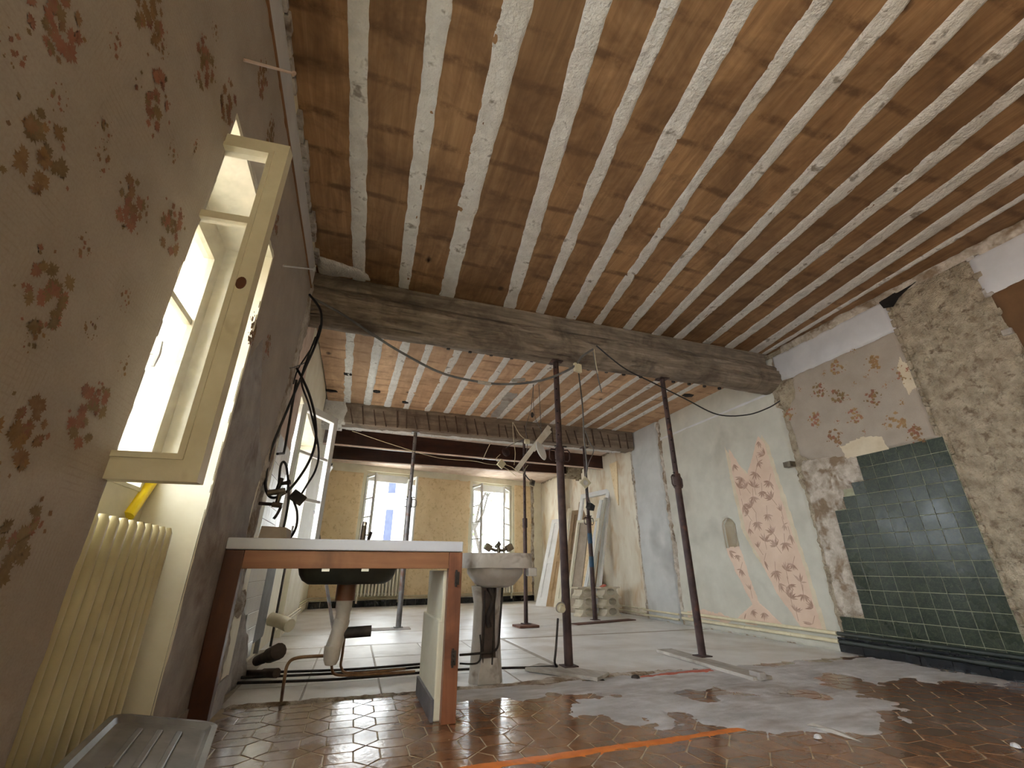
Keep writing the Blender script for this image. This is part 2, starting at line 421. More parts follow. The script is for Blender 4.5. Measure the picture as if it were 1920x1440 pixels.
def green_mat():
    k = N('green_glazed_tile'); v = k.coords()
    vo = k.new('ShaderNodeTexVoronoi'); vo.inputs['Scale'].default_value = 11; k.link(v, vo.inputs['Vector'])
    n = k.noise(v, 16, 6, .7, 1.)
    col = k.ramp(n, [(.3, lin((32,40,30))), (.55, lin((46,54,42))), (.75, lin((66,72,54)))])
    vein = k.ramp(k.noise(v, 7, 8, .75, 2.5), [(.49, 0.), (.5, .5), (.51, 0.)])
    col = k.mix(vein, col, lin((128,130,100)))
    k.color(col); k.rough(k.ramp(k.noise(v, 2.5, 4), [(.35, .22), (.7, .42)])); k.b.inputs['Specular IOR Level'].default_value = .3
    k.bump(k.noise(v, 9, 3), .12, .02); return k.m
M['greentile'] = green_mat()

# ------------------------------------------------------------------ the setting: dimensions (metres)
XL, XR = -0.65, 4.65
ZC1, ZC2, ZC3 = 3.27, 3.11, 3.02
YB = -3.0
FA, FB = Vector((-0.92, 10.7, 0)), Vector((5.0, 11.78, 0))      # far wall runs slightly askew
FD = (FB-FA).normalized(); FN = Vector((FD.y, -FD.x, 0))          # FN points into the room
def far(s, z, h=0):  # s = world x on far wall
    t = (s-FA.x)/FD.x
    q = FA + FD*t + FN*h
    return Vector((q.x, q.y, z))

# ---- floor
fl = MB().box((-1.3,-3.3,-.25),(5.6,12.2,-.0022)).build('floor', M['grout']); struct(fl, 'worn floor, hexagon terracotta tiles in front and pale concrete behind')
S = .1175; hp = .0565; g = .0025
def plate(poly, z0, z1, b=.003):
    m = MB(); n = len(poly)
    cx = sum(p[0] for p in poly)/n; cy = sum(p[1] for p in poly)/n
    def sh(k): 
        return [(cx+(p[0]-cx)*k, cy+(p[1]-cy)*k) for p in poly]
    vs = [(x,y,z0) for x,y in poly] + [(x,y,z1-b) for x,y in poly] + [(x,y,z1) for x,y in sh(.965)]
    fs = [tuple(range(2*n,3*n))]
    for a in (0, n):
        fs += [(a+i, a+(i+1)%n, a+n+(i+1)%n, a+n+i) for i in range(n)]
    return m.add(vs, fs)
e = hp - g
vhex = [(0,-S+g),(e,-hp),(e,hp),(0,S-g),(-e,hp),(-e,-hp)]
hhex = [(y,x) for x,y in vhex][::-1]
q = S-hp-g
sq = [(-q,-q),(q,-q),(q,q),(-q,q)]
tile_me = []
for nm, pl in (('tile_upright', vhex), ('tile_across', hhex), ('tile_square', sq)):
    o = plate(pl, -.013, 0, .0015).build('hexagon_tile', M['hextile']); tile_me.append(o.data); bpy.data.objects.remove(o)
cands = []
ox, oy = 1.092, 2.5925-S
for i in range(-9, 17):
    for j in range(-9, 5):
        for k, (dx, dy) in enumerate(((0,0),(S,S),(S,0))):
            x = ox+i*2*S+dx; y = oy+j*2*S+dy
            if XL+.05 < x < XR-.03 and .3 < y < 3.44: cands.append((x, y, k))
def seen(x, y):
    d = Vector((x,y,0))-Vector((0,0,CAMZ)); wz = d.dot(FW)
    if wz < .2: return False
    u = 960+FPX*d.dot(RT)/wz; v = 720-FPX*d.dot(UP)/wz
    return -60 < u < 1980 and v < 1500
vis = [c for c in cands if seen(c[0], c[1])]
rest = [c for c in cands if not seen(c[0], c[1])]
vis.sort(key=lambda c: math.hypot(c[0], c[1]))
for x, y, k in vis[:300]:
    o = inst(tile_me[k], 'hexagon_tile' if k < 2 else 'square_tile', (x, y, random.uniform(-.0005,.0004)), fl)
    o.rotation_euler = (random.uniform(-.004,.004), random.uniform(-.004,.004), 0)
mb = MB()
for x, y, k in vis[300:] + rest:
    me = tile_me[k]; mb.add([(v.co.x+x, v.co.y+y, v.co.z) for v in me.vertices], [tuple(p.vertices) for p in me.polygons])
stuff(mb.build('tile_field', M['hextile'], fl))
# pale tiles and slabs behind the terracotta
MB().box((-1.2,3.46,-.01),(5.4,12.1,-.0021)).build('seam_bed', pmat('seam_dirt',(158,150,138),(176,168,156),12,.9,.2), fl)
def slab(x0, y0, x1, y1, nm, mat, z=0.0, t=.03):
    return plate([(x0,y0),(x1,y0),(x1,y1),(x0,y1)], -.02, z, .004).build(nm, mat, fl)
ys = [3.47, 3.93, 4.4, 4.87, 5.6]; xs = [-.66, -.22, .27, .76, 1.25, 1.72]
for i in range(len(xs)-1):
    for j in range(4):
        slab(xs[i]+.0015, ys[j]+.0015, xs[i+1]-.0015, ys[j+1]-.0015, 'floor_slab', M['whitetile_floor'], random.uniform(-.002,.001))
slab(1.72, 3.47, XR+.3, 5.6, 'concrete_slab', M['concrete'], -.001)
slab(-.95, 5.64, 5.2, 6.6, 'concrete_slab', M['concrete'], .002)
slab(-1.1, 6.63, 5.3, 12.1, 'concrete_slab', M['concrete'], .004)
# thin ragged cement skim left on the tiles
flp = lambda s, t, h: (s, t, h)
sk = [(1.17,2.6),(1.44,2.72),(1.52,2.46),(1.62,2.33),(1.85,2.48),(1.9,2.24),(2.1,2.13),(2.36,2.1),(2.7,1.95),(2.95,2.12),(3.2,2.3),(3.1,2.5),(3.45,2.62),(3.75,2.75),(4.6,2.3),(4.62,3.45),(2.0,3.47),(1.5,3.47),(1.3,3.2),(1.75,2.95),(1.35,2.9)]
relief('cement_skim', sk, flp, M['skim'], .016, .006, .12, .2, 5.5, .0025, 25, fl, -.003, seed=4,
       holes=[[(2.15,2.9),(2.45,2.95),(2.5,2.75),(2.2,2.72)],[(3.25,2.95),(3.62,3.02),(3.6,2.6),(3.2,2.62)],[(2.75,2.62),(3.0,2.66),(2.95,2.5)]])
relief('cement_skim', [(.62,3.2),(1.1,3.1),(1.6,3.25),(1.7,3.46),(.6,3.46)], flp, M['skim'], .02, .003, .1, .1, 6, .001, 25, fl, -.003, seed=24)
relief('orange_paint_line', [(.2,2.15),(1.0,2.17),(1.6,2.19),(2.12,2.215),(2.12,2.255),(1.5,2.245),(.9,2.235),(.2,2.215)], flp, M['orangepaint'], .012, .0022, .3, .012, 12, 0, 9, fl, -.002, seed=2)
relief('red_paint_mark', [(2.12,3.36),(2.8,3.36),(2.86,3.46),(2.5,3.44),(2.15,3.4)], flp, M['redpaint'], .015, .010, .5, .03, 12, 0, 9, fl, -.002, seed=3)
# crumbled edge where the terracotta stops
relief('broken_mortar_edge', [(-.6,3.43),(1.3,3.42),(2.1,3.44),(2.6,3.5),(2.2,3.55),(1.7,3.62),(1.2,3.5),(-.6,3.49)], flp, M['rubble'], .015, .012, .5, .03, 10, .006, 30, fl, -.004, seed=6)

# ---- walls
def wl(name, boxes, mat, label):
    m = MB()
    for a, b in boxes: m.box(a, b)
    return struct(m.build(name, mat), label)
W1 = (1.43, 2.31, 2.36); W2 = (4.42, 6.5, 2.32)
wall_left = wl('wall_left', [
    ((-1.1,YB,-.05),(XL,-2.7,3.5)), ((-1.1,-.6,-.05),(XL,W1[0],3.5)), ((-1.1,-2.7,-.05),(XL,-.6,.5)), ((-1.1,-2.7,2.6),(XL,-.6,3.5)), ((-1.1,W1[0],W1[2]),(XL,W1[1],3.5)), ((-1.1,W1[0],-.05),(-.9,W1[1],.9)),  # includes an added, unseen opening behind the viewer to light ceiling and right wall
    ((-1.1,W1[1],-.05),(XL,3.55,3.5)), ((-1.15,3.55,-.05),(-.7,W2[0],3.5)), ((-1.15,W2[0],-.05),(-.8,W2[1],.93)),
    ((-1.15,W2[0],W2[2]),(-.7,W2[1],3.5)), ((-1.15,W2[1],-.05),(-.74,8.2,3.5)), ((-1.2,8.2,-.05),(-.84,11.0,3.5))], M['cream'],
    'left wall with torn floral wallpaper, raw plaster and two window openings, plus an added unseen one for light')
RB = 4.68
wall_right = wl('wall_right', [((RB,YB,-.05),(5.2,4.75,3.5)),((RB,4.995,-.05),(5.2,7.0,3.5)),((RB,4.75,-.05),(5.2,4.995,.99)),((RB,4.75,1.385),(5.2,4.995,3.5)),((RB+.17,4.75,.9),(5.2,4.995,1.45)), ((4.78,7.0,-.05),(5.4,12.2,3.5))], M['masonry'], 'right wall with stripped layers of wallpaper, green tiles and bare masonry')
m = MB()
fr = [(-1.2,.0,-.05,3.5),(.0,1.06,-.05,.95),(.0,1.06,2.9,3.5),(1.06,2.68,-.05,3.5),(2.68,3.86,-.05,.95),(2.68,3.86,2.88,3.5),(3.86,5.4,-.05,3.5)]
for x0,x1,z0,z1 in fr:
    vs = [far(x0,z0),far(x1,z0),far(x1,z0,-.4),far(x0,z0,-.4),far(x0,z1),far(x1,z1),far(x1,z1,-.4),far(x0,z1,-.4)]
    m.add(vs, [(0,3,2,1),(4,5,6,7),(0,1,5,4),(1,2,6,5),(2,3,7,6),(3,0,4,7)])
wall_far = struct(m.build('wall_far', M['cream']), 'far end wall with tan wallpaper and two tall windows')
wall_rear = wl('wall_rear', [((-1.1,-3.3,-.05),(5.2,YB,3.5))], M['cream'], 'rear wall behind the viewer')

# ---- ceiling
ceil = MB().box((-1.2,YB-.3,3.40),(5.4,3.8,3.6)).box((-1.2,3.8,3.25),(5.4,7.1,3.6)).box((-1.2,7.1,ZC3),(5.6,12.4,3.6)).build('ceiling', M['pinkplaster'])
struct(ceil, 'stripped ceiling of brown joists with white plaster between them')
near = [(-.319,1.41,-.295,3.68,.105),(.063,1.28,.122,3.55,.108),(.409,1.17,.53,3.55,.146),(.787,1.04,1.18,3.55,.125),(1.114,.93,1.52,3.55,.103),(1.453,.82,1.886,3.55,.128),
        (1.803,.70,2.21,3.55,.10),(2.154,.58,2.588,3.55,.12),(2.504,.47,2.982,3.55,.115),(2.885,.42,3.29,3.55,.115),(3.253,.59,3.688,3.55,.13),(3.642,.77,4.033,3.55,.13),(3.991,.91,4.42,3.55,.14),(4.33,1.07,4.6,3.55,.06)]
s2 = .9365
bay2 = [(-.38,-.447),(-.052,-.127),(.266,.198),(.548,.505),(.9,.858),(1.204,1.198),(1.546,1.576),(1.89,1.86),(2.17,2.16),(2.50,2.50),(2.82,2.85),(3.174,3.2),(3.509,3.521),(3.85,3.88),(4.209,4.205),(4.48,4.519)]
def joist_bay(cl, y0, y1, z, mat, ws, x0, x1, seed, depth=.09):
    # cl: functions x(y) of the plaster strip centre lines
    edges = [lambda y: x0] + cl + [lambda y: x1]
    for i in range(len(edges)-1):
        a, b = edges[i], edges[i+1]; ga = .02 if i else 0; gb = .02 if i < len(edges)-2 else 0
        mb = MB(); n = 14; vs = []; fs = []
        dz = random.uniform(-.004, .004)
        for j in range(n+1):
            y = y0+(y1-y0)*j/n
            w1 = .012*(float(vnoise(np.array(y*2.), np.array(i*3.1), seed))-.5)
            xa, xb = a(y)+ga+w1, b(y)-gb+w1
            vs += [(xa,y,z+dz),(xb,y,z+dz),(xb,y,z+depth),(xa,y,z+depth)]
        for j in range(n):
            for k in range(4): fs.append((j*4+k, j*4+(k+1)%4, j*4+4+(k+1)%4, j*4+4+k))
        fs += [(0,1,2,3), (n*4+3,n*4+2,n*4+1,n*4)]
        mb.add(vs, fs).build('joist', mat, ceil)
    for i, c in enumerate(cl):
        hw = ws[i]/2
        place = lambda s, t, h, c=c: (np.vectorize(c)(t)+s, t, z - h)
        L = [(-hw,y0),(hw,y0),(hw,y1),(-hw,y1)]
        relief('plaster_strip', L, place, M['strip'], .0165, .007, .8, .014, 6., .009, 17., ceil, -.012, seed=seed+i*7)
def lf(a, ya, b, yb): return lambda y: a+(b-a)*(y-ya)/(yb-ya)
joist_bay([lf(a,ya,b,yb) for a,ya,b,yb,_ in near], -.6, 3.72, ZC1, M['joist'], [q[4] for q in near], XL-.02, RB, 11)
joist_bay([lf(a*s2,4.4,b*s2,6.65) for a,b in bay2], 3.8, 6.95, ZC2, M['joist2'], [.095]*len(bay2), XL-.04, RB, 211)
relief('dark_patch', [(1.78,5.6),(1.95,5.6),(2.02,6.7),(1.88,6.75)], lambda s,t,h: (s,t,ZC2-h), M['greyplaster'], .02, .008, .5, .05, 6, .002, 20, ceil, -.004, seed=77)
# white lath ends hanging between the two stained beams
for k in range(12):
    x = -.45+k*.36+random.uniform(-.06,.06)
    MB().box((x,8.15,ZC3-.035),(x+.11,8.2,ZC3+.01)).build('lath_end', M['whitepaint'], ceil)
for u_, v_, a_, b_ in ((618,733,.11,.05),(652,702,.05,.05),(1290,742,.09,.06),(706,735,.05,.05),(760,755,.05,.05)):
    q = P(u_, v_, z=ZC2-.01); MB().prism([(-a_,-b_*.6),(-.2*a_,-b_),(a_*.8,-b_*.7),(a_,b_*.5),(.1*a_,b_),(-a_*.9,b_*.6)], lambda a,b,d: (q.x+a,q.y+b,q.z+d), 0, .012).build('ceiling_hole_shade', M['hole_shade'], ceil)  # dark plates under the joists paint the shade of holes
# broken plaster where the ceiling meets the right and left wall
relief('broken_plaster_edge', [(-.5,3.2),(3.5,3.2),(3.5,3.3),(-.5,3.3)], lambda s,t,h: (RB-.03-h,s,t), M['rubble'], .02, .03, .7, .03, 7, .02, 18, wall_right, -.004, seed=31)
# ---- left wall layers
lw = lambda s, t, h: (XL+h, s, t)
wp = relief('wallpaper', [(.1,-.02),(1.43,-.02),(1.445,1.0),(1.425,1.6),(1.45,2.0),(1.435,2.39),(2.33,2.39),(2.32,1.9),(2.36,1.75),(2.5,1.95),(2.75,1.65),(3.0,1.45),(3.2,1.35),(3.5,2.2),(3.55,2.96),(.1,2.96)], lw, M['floral'],
            .014, .005, 1., .010, 14, 0, 9, wall_left, -.004, seed=41)
wp['label'] = 'torn floral wallpaper'
relief('grey_plaster', [(2.32,-.02),(3.17,-.02),(3.17,1.2),(3.3,1.5),(3.05,1.55),(2.8,1.75),(2.5,2.05),(2.33,1.85)], lw, M['greyplaster'], .018, .003, 1., .012, 12, .003, 22, wall_left, -.004, seed=43)
relief('frieze', [(-.2,2.97),(3.55,2.97),(3.55,3.2),(-.2,3.2)], lw, M['whiteband'], .02, .006, 1., .004, 12, 0, 9, wall_left, -.004, seed=44)
MB().box((XL,-.2,2.955),(XL+.012,3.5,2.972)).build('wallpaper_border', wood_mat('border_tan', [(120,80,50),(140,100,66),(150,108,72)],'y',1,None,.8,0,.1,False), wall_left)
for k in range(26):      # loose brick ends between frieze and first joist
    y = .9+k*.105; hgt = random.uniform(.035,.06)
    if random.random() < .12: continue
    MB().box((XL-.02,y,3.205),(XL+random.uniform(.012,.04),y+.095,3.205+hgt)).build('brick', M['brick'], wall_left, bevel=.006)
relief('wall_scar', [(3.15,.0),(3.3,.0),(3.42,1.3),(3.62,2.2),(3.75,3.05),(3.5,3.05),(3.4,2.2),(3.2,1.2)], lw, M['rubble'], .02, .012, .6, .04, 9, .012, 20, wall_left, -.004, seed=46)
# right-hand stretch of the left wall: white tiles beside the second window
lw2 = lambda s, t, h: (-.70+h, s, t)
relief('pink_plaster', [(3.56,1.75),(4.42,1.75),(4.42,3.1),(3.56,3.1)], lw2, M['pinkplaster'], .03, .006, 1, .02, 8, .003, 20, wall_left, -.004, seed=48)
MB().box((-.71,3.56,.12),(-.698,4.42,1.75)).build('tile_bed', M['tilegrout'], wall_left)
tm = plate([(-.0535,-.0535),(.0535,-.0535),(.0535,.0535),(-.0535,.0535)], 0, .007, .002).build('wall_tile', M['whitetile']); tme = tm.data; bpy.data.objects.remove(tm)
for i in range(8):
    for j in range(15):
        if j < 3 and i < 4: continue
        inst(tme, 'wall_tile', (-.698, 3.615+i*.1085, .175+j*.1085), wall_left, (PI/2, 0, PI/2))
relief('red_brick_scar', [(5.15,.3),(5.4,.3),(5.5,.95),(5.3,.95)], lambda s,t,h: (-.8+h,s,t), M['redbrick'], .02, .02, .7, .05, 10, .015, 18, wall_left, -.004, seed=49)
relief('broken_base', [(3.5,-.02),(4.35,-.02),(4.2,.25),(3.9,.42),(3.6,.6),(3.45,.4)], lw2, M['greyplaster'], .02, .03, .6, .06, 7, .02, 15, wall_left, -.004, seed=50)
relief('hacked_plaster', [(3.0,.55),(3.5,.45),(3.5,.62),(3.0,.62)], lw, M['rubble'], .015, .03, .6, .03, 9, .015, 18, wall_left, -.004, seed=51)
# window 1 reveals are the wall itself, painted cream; sill board
MB().box((-1.1,W1[0],.90),(-.87,W1[1],.93)).build('window_sill', M['cream'], wall_left)
MB().box((XL-.002,2.34,0),(XL+.012,3.5,.16)).build('skirting', M['greyplaster'], wall_left)

# ---- right wall layers (rough masonry lies 3 cm behind the finish)
rw = lambda s, t, h: (RB-h, s, t)
T = .03
relief('cornice_band', [(2.33,2.86),(3.66,2.86),(3.66,3.2),(2.33,3.2)], rw, M['whiteband'], .02, T, 3., .008, 12, 0, 9, wall_right, -.004, seed=61)
relief('cornice_band', [(-.6,2.83),(1.64,2.83),(1.64,3.2),(-.6,3.2)], rw, M['whiteband'], .03, T, 3., .008, 12, 0, 9, wall_right, -.004, seed=62)
relief('brown_wallcovering', [(-.6,1.2),(1.5,1.2),(1.58,2.2),(1.62,2.83),(-.6,2.83)], rw, M['darkpaper'], .03, T-.004, 3., .01, 12, 0, 9, wall_right, -.004, seed=63)
relief('wallpaper', [(2.33,1.8),(2.33,2.86),(3.46,2.86),(3.5,2.6),(3.64,2.55),(3.62,1.95),(3.5,1.86),(3.0,1.8)], rw, M['floral'], .016, T, 3., .012, 12, 0, 9, wall_right, -.004, seed=64)
relief('bare_patch', [(2.72,1.8),(3.12,1.81),(3.15,1.93),(2.9,1.96),(2.75,1.92)], lambda s,t,h: (RB-T-h,s,t), M['tornpaper'], .014, .002, 1., .02, 12, 0, 9, wall_right, -.002, seed=65)
relief('bare_patch', [(2.33,2.3),(2.41,2.2),(2.42,2.5),(2.36,2.6)], lambda s,t,h: (RB-T-h,s,t), M['tornpaper'], .012, .002, 1., .02, 12, 0, 9, wall_right, -.002, seed=66)
# grey painted stretch with the niche
niche = [(4.76,1.0),(4.985,1.0),(4.985,1.29),(4.96,1.345),(4.91,1.375),(4.87,1.38),(4.82,1.36),(4.775,1.31),(4.76,1.27)]
grey = relief('grey_paint_layer', [(3.68,.0),(3.66,1.2),(3.72,2.0),(3.7,2.9),(3.68,3.2),(6.02,3.2),(6.04,2.0),(6.0,1.0),(6.05,.0)], rw, M['greypaint'], .02, T, 3., .02, 9, .001, 5, wall_right, -.004, holes=[niche], seed=67, hedge=.006)
relief('grey_paint_layer', [(6.12,.0),(6.1,1.3),(6.13,2.2),(6.1,3.2),(6.93,3.2),(6.92,2.1),(6.95,1.0),(6.92,.0)], rw, M['greypaint2'], .02, T, 3., .02, 9, .001, 5, wall_right, -.004, seed=68)
relief('plaster_ridge', [(3.7,2.755),(6.02,2.765),(6.02,2.79),(3.7,2.78)], lambda s,t,h: (RB-T-h,s,t), M['whiteband'], .015, .006, .6, .006, 9, .001, 20, wall_right, -.003, seed=69)
nm = MB(); n_ = len(niche)      # arched niche lining
vs = [(RB-.025,y,z) for y,z in niche] + [(RB+.16,y,z) for y,z in niche]
nm.add(vs, [(i,(i+1)%n_,n_+(i+1)%n_,n_+i) for i in range(n_)] + [tuple(range(n_,2*n_))]).build('niche_lining', M['creamwall'], wall_right)
# torn bamboo wallpaper
rw3 = lambda s, t, h: (RB-T-h, s, t)
bam1 = [(4.62,2.29),(4.5,2.05),(4.4,1.87),(4.3,2.0),(4.19,2.17),(4.1,2.32),(4.03,2.16),(4.0,1.8),(3.96,1.4),(3.9,.8),(3.86,.18),(4.1,.17),(4.25,.38),(4.36,.58),(4.5,.95),(4.6,1.2),(4.64,1.85)]
bam2 = [(4.985,1.0),(4.76,1.0),(4.7,.8),(4.66,.55),(4.6,.38),(4.3,.15),(4.87,.13),(5.0,.18),(4.72,.35),(4.8,.55),(4.9,.75)]
relief('torn_paper_edge', [(y+(.05 if y > 4.4 else -.05), z) for y, z in bam1], rw3, M['tornpaper'], .016, .0015, 1, .015, 9, 0, 9, wall_right, -.002, seed=70)
relief('bamboo_wallpaper', bam1, rw3, M['bamboopaper'], .014, .003, 1, .018, 10, 0, 9, wall_right, -.002, seed=71)
relief('bamboo_wallpaper', bam2, rw3, M['bamboopaper'], .014, .003, 1, .02, 10, 0, 9, wall_right, -.002, seed=72)
relief('bamboo_wallpaper', [(5.0,.13),(5.95,.12),(5.95,.2),(5.6,.24),(5.2,.2)], rw3, M['bamboopaper'], .016, .003, 1, .03, 10, 0, 9, wall_right, -.002, seed=73)
# broken plaster scar beneath the log beam and above the green tiles
relief('broken_plaster', [(3.66,.3),(3.6,.32),(3.44,.33),(3.37,.38),(3.38,1.31),(3.34,1.32),(3.26,1.47),(3.04,1.57),(3.03,1.7),(2.98,1.8),(3.05,1.87),(3.25,1.89),(3.55,1.88),(3.66,1.9)], rw, M['rubble'], .014, .024, .9, .02, 10, .018, 13, wall_right, -.004, seed=74)
relief('rough_scar', [(3.6,1.9),(3.76,1.9),(3.78,.9),(3.72,.1),(3.6,.1),(3.62,1.0)], rw, M['masonry'], .016, .016, .8, .03, 10, .03, 14, wall_right, -.004, seed=75)
relief('rough_scar', [(3.44,2.85),(3.78,2.9),(3.78,2.55),(3.6,2.45),(3.44,2.62)], rw, M['masonry'], .016, .05, .9, .03, 10, .03, 14, wall_right, -.004, seed=76)
relief('rough_scar', [(6.02,.05),(6.13,.05),(6.13,3.1),(6.02,3.1)], rw, M['rubble'], .018, .02, .8, .03, 10, .02, 16, wall_right, -.004, seed=78)
relief('rough_scar', [(6.9,.05),(7.0,.05),(7.0,3.0),(6.9,3.0)], rw, M['rubble'], .018, .02, .8, .04, 10, .03, 16, wall_right, -.004, seed=79)
# rough chimney strip
relief('rough_masonry_strip', [(1.64,-.05),(2.31,-.05),(2.31,3.26),(1.64,3.24)], rw, M['masonry'], .011, .002, 1, .02, 9, .03, 16, wall_right, -.03, seed=80)
for k in range(34):
    z = .2+k*.09
    yb = 2.30 if z > 1.78 else 2.25
    MB().box((RB-T+random.uniform(-.004,.006),yb,z),(RB+.03,yb+.032+random.uniform(-.006,.004),z+random.uniform(.06,.085))).build('brick', M['masonry'], wall_right, bevel=.008)
    if k % 2: MB().box((RB-T+random.uniform(-.002,.008),1.60,z),(RB+.03,1.655+random.uniform(-.01,.01),z+random.uniform(.05,.085))).build('brick', M['brick'] if k % 4 == 1 else M['masonry'], wall_right, bevel=.008)
MB().add([(RB-.036,2.36,3.2),(RB-.036,2.2,3.24),(RB-.036,1.98,3.23),(RB-.036,2.1,3.19),(RB-.036,2.19,3.15),(RB-.036,2.26,3.09),(RB-.036,2.34,3.12)],[(0,1,2,3,4,5,6)]).build('wall_hole_shade', M['hole_shade'], wall_right)  # flat dark sheet, shade of a hole put into its colour
# cream stretch beyond the scar
relief('cream_paper', [(7.02,.03),(7.04,1.0),(7.0,2.0),(7.03,2.98),(12,2.98),(12,.03)], lambda s,t,h: (4.78-h,s,t), M['creamwall'], .03, .01, 1, .02, 9, .002, 5, wall_right, -.004, seed=81)
MB().prism([(7.62,2.75),(7.9,2.75),(7.78,2.05),(7.7,1.9)], lambda a,b,d: (4.77-d,a,b), 0, .02).build('torn_strip', M['orange'], wall_right)

# green tiles: each a part
gt = struct(MB().box((RB-.022,2.282,-.01),(RB-.002,2.97,1.80)).box((RB-.022,2.97,-.01),(RB-.002,3.25,1.5)).box((RB-.022,3.25,-.01),(RB-.002,3.385,1.31)).box((RB-.022,3.385,-.01),(RB-.002,3.62,.31)).build('wall_right_tiling', M['greengrout']), 'dark green square wall tiles with pale joints')
ts = .1235
g0 = plate([(-ts/2+.0025,-ts/2+.0025),(ts/2-.0025,-ts/2+.0025),(ts/2-.0025,ts/2-.0025),(-ts/2+.0025,ts/2-.0025)], 0, .005, .0015).build('green_tile', M['greentile']); gme = g0.data; bpy.data.objects.remove(g0)
patch = [(3.66,.3),(3.44,.33),(3.38,.4),(3.38,1.31),(3.26,1.47),(3.04,1.57),(2.98,1.8),(3.2,1.9),(3.66,1.9)]
yy = 2.29
for i in range(11):
    for j in range(14):
        y = 2.345+i*ts; z = 1.80-ts/2-j*ts
        if y > 3.6 or z < .1: continue
        if sdf(np.array([y]), np.array([z]), patch)[0] > -.02: continue
        o = inst(gme, 'green_tile', (RB-.022, y, z), gt, (PI/2, 0, -PI/2))
        o.rotation_euler = (PI/2+random.uniform(-.008,.008), random.uniform(-.01,.01), -PI/2+random.uniform(-.012,.012))
# far wall layers
def fw_(s, t, h):
    tt = (s-FA.x)/FD.x
    return (FA.x+FD.x*tt+FN.x*h, FA.y+FD.y*tt+FN.y*h, t)
relief('tan_wallpaper', [(-.84,.16),(4.45,.16),(4.4,1.0),(4.45,2.2),(4.42,2.9),(-.84,2.82)], fw_, M['orange'], .03, .008, 1, .012, 8, 0, 9, wall_far, -.004,
       holes=[[(-.06,-.2),(1.12,-.2),(1.12,2.96),(-.06,2.96)],[(2.62,-.2),(3.92,-.2),(3.92,2.94),(2.62,2.94)]], seed=90)
relief('tan_wallpaper', [(-.06,.16),(1.12,.16),(1.12,.9),(-.06,.9)], fw_, M['orange'], .03, .008, 1, .004, 8, 0, 9, wall_far, -.004, seed=91)
relief('tan_wallpaper', [(2.62,.16),(3.92,.16),(3.92,.9),(2.62,.9)], fw_, M['orange'], .03, .008, 1, .004, 8, 0, 9, wall_far, -.004, seed=92)
relief('rough_scar', [(4.4,.1),(4.5,.1),(4.52,2.9),(4.43,2.9)], fw_, M['rubble'], .02, .02, .8, .04, 8, .02, 14, wall_far, -.004, seed=93)
MB().box((4.58,9.9,.0),(4.8,10.1,3.0)).build('pilaster', M['creamwall'], wall_far)
# black skirting tiles, far wall
bf = empty('baseboard_far'); struct(bf, 'black tile skirting along the far wall')
for k in range(24):
    x = -.8+k*.22
    mb = MB(); vs = [far(x+.003,.0,.004),far(x+.217,.0,.004),far(x+.217,.13,.004),far(x+.003,.13,.004),far(x+.003,.0,.02),far(x+.217,.0,.02),far(x+.217,.128,.018),far(x+.003,.128,.018)]
    mb.add(vs, [(0,3,2,1),(4,5,6,7),(0,1,5,4),(1,2,6,5),(2,3,7,6),(3,0,4,7)]).build('skirting_tile', M['blacktile'], bf)
br = empty('baseboard_right'); struct(br, 'black tile skirting below the green tiles')
for k in range(12):
    y = .9+k*.235
    MB().box((RB-.034,y,.0),(RB-.018,y+.231,.13)).build('skirting_tile', M['blacktile'], br, bevel=.002)

# ---- printed leaf motifs on the floral wallpaper (flat print)
ML = [(0,1.),(.1,.72),(.24,.8),(.2,.5),(.55,.62),(.48,.42),(.82,.3),(.55,.16),(.62,-.02),(.3,-.02),(.34,-.28),(.08,-.14),(.02,-.5)]
MAPLE = ML + [(-x,y) for x,y in ML[::-1] if x > .03]
def leaf(mb, place, cx, cy, size, ang, col):
    ca, sa = math.cos(ang), math.sin(ang)
    pts = [(cx+size*(x*ca-y*sa), cy+size*(x*sa+y*ca)) for x,y in MAPLE]
    n = len(pts); vs = [place(cx,cy,0)] + [place(a,b,0) for a,b in pts]
    mb.add(vs, [(0,i+1,(i+1)%n+1) for i in range(n)], 0, col)
BR = [lin((122,88,56)), lin((128,96,56)), lin((132,80,62)), lin((116,94,58)), lin((140,88,68)), lin((110,90,56))]
GD = [lin((146,112,68)), lin((152,120,76)), lin((138,102,66)), lin((150,94,76))]
def cluster(mb, place, cx, cy, r, pal, n=9):
    c0 = random.randrange(len(pal))
    for k in range(int(n*1.7)):
        a = random.uniform(0, 2*PI); d = r*(random.random()**.85)*.95
        col = pal[(c0+random.choice((0,0,1,2)))%len(pal)]; f = random.uniform(.8,1.2); col = tuple(min(1,x*f) for x in col)
        leaf(mb, place, cx+d*math.cos(a)*.85, cy+d*math.sin(a)*1.1, r*random.uniform(.22,.45), a-PI/2+random.uniform(-.7,.7), col)
    for k in range(10):
        a = random.uniform(0, 2*PI); d = r*random.uniform(.85,1.35)
        leaf(mb, place, cx+d*math.cos(a), cy+d*math.sin(a), r*random.uniform(.07,.18), random.uniform(0,6.3), random.choice(pal))
def inpoly(pt, poly): return sdf(np.array([pt[0]]), np.array([pt[1]]), poly)[0]
mb = MB(); cnt = [0]
def lp(a, b, h=0):
    cnt[0] += 1; return (XL+.0062+(cnt[0]%97)*4e-6, a, b)
big = [(100,30),(285,185),(380,120),(65,285),(245,385),(320,425),(90,550),(35,800),(165,770),(275,20),(425,195),(490,150),(25,1010),(505,250),(515,420),(500,650),(470,620)]
small = [(210,80),(190,240),(165,610),(230,560),(320,285),(360,270),(20,95),(185,300),(300,90),(100,180),(230,690),(60,640),(150,460),(400,60)]
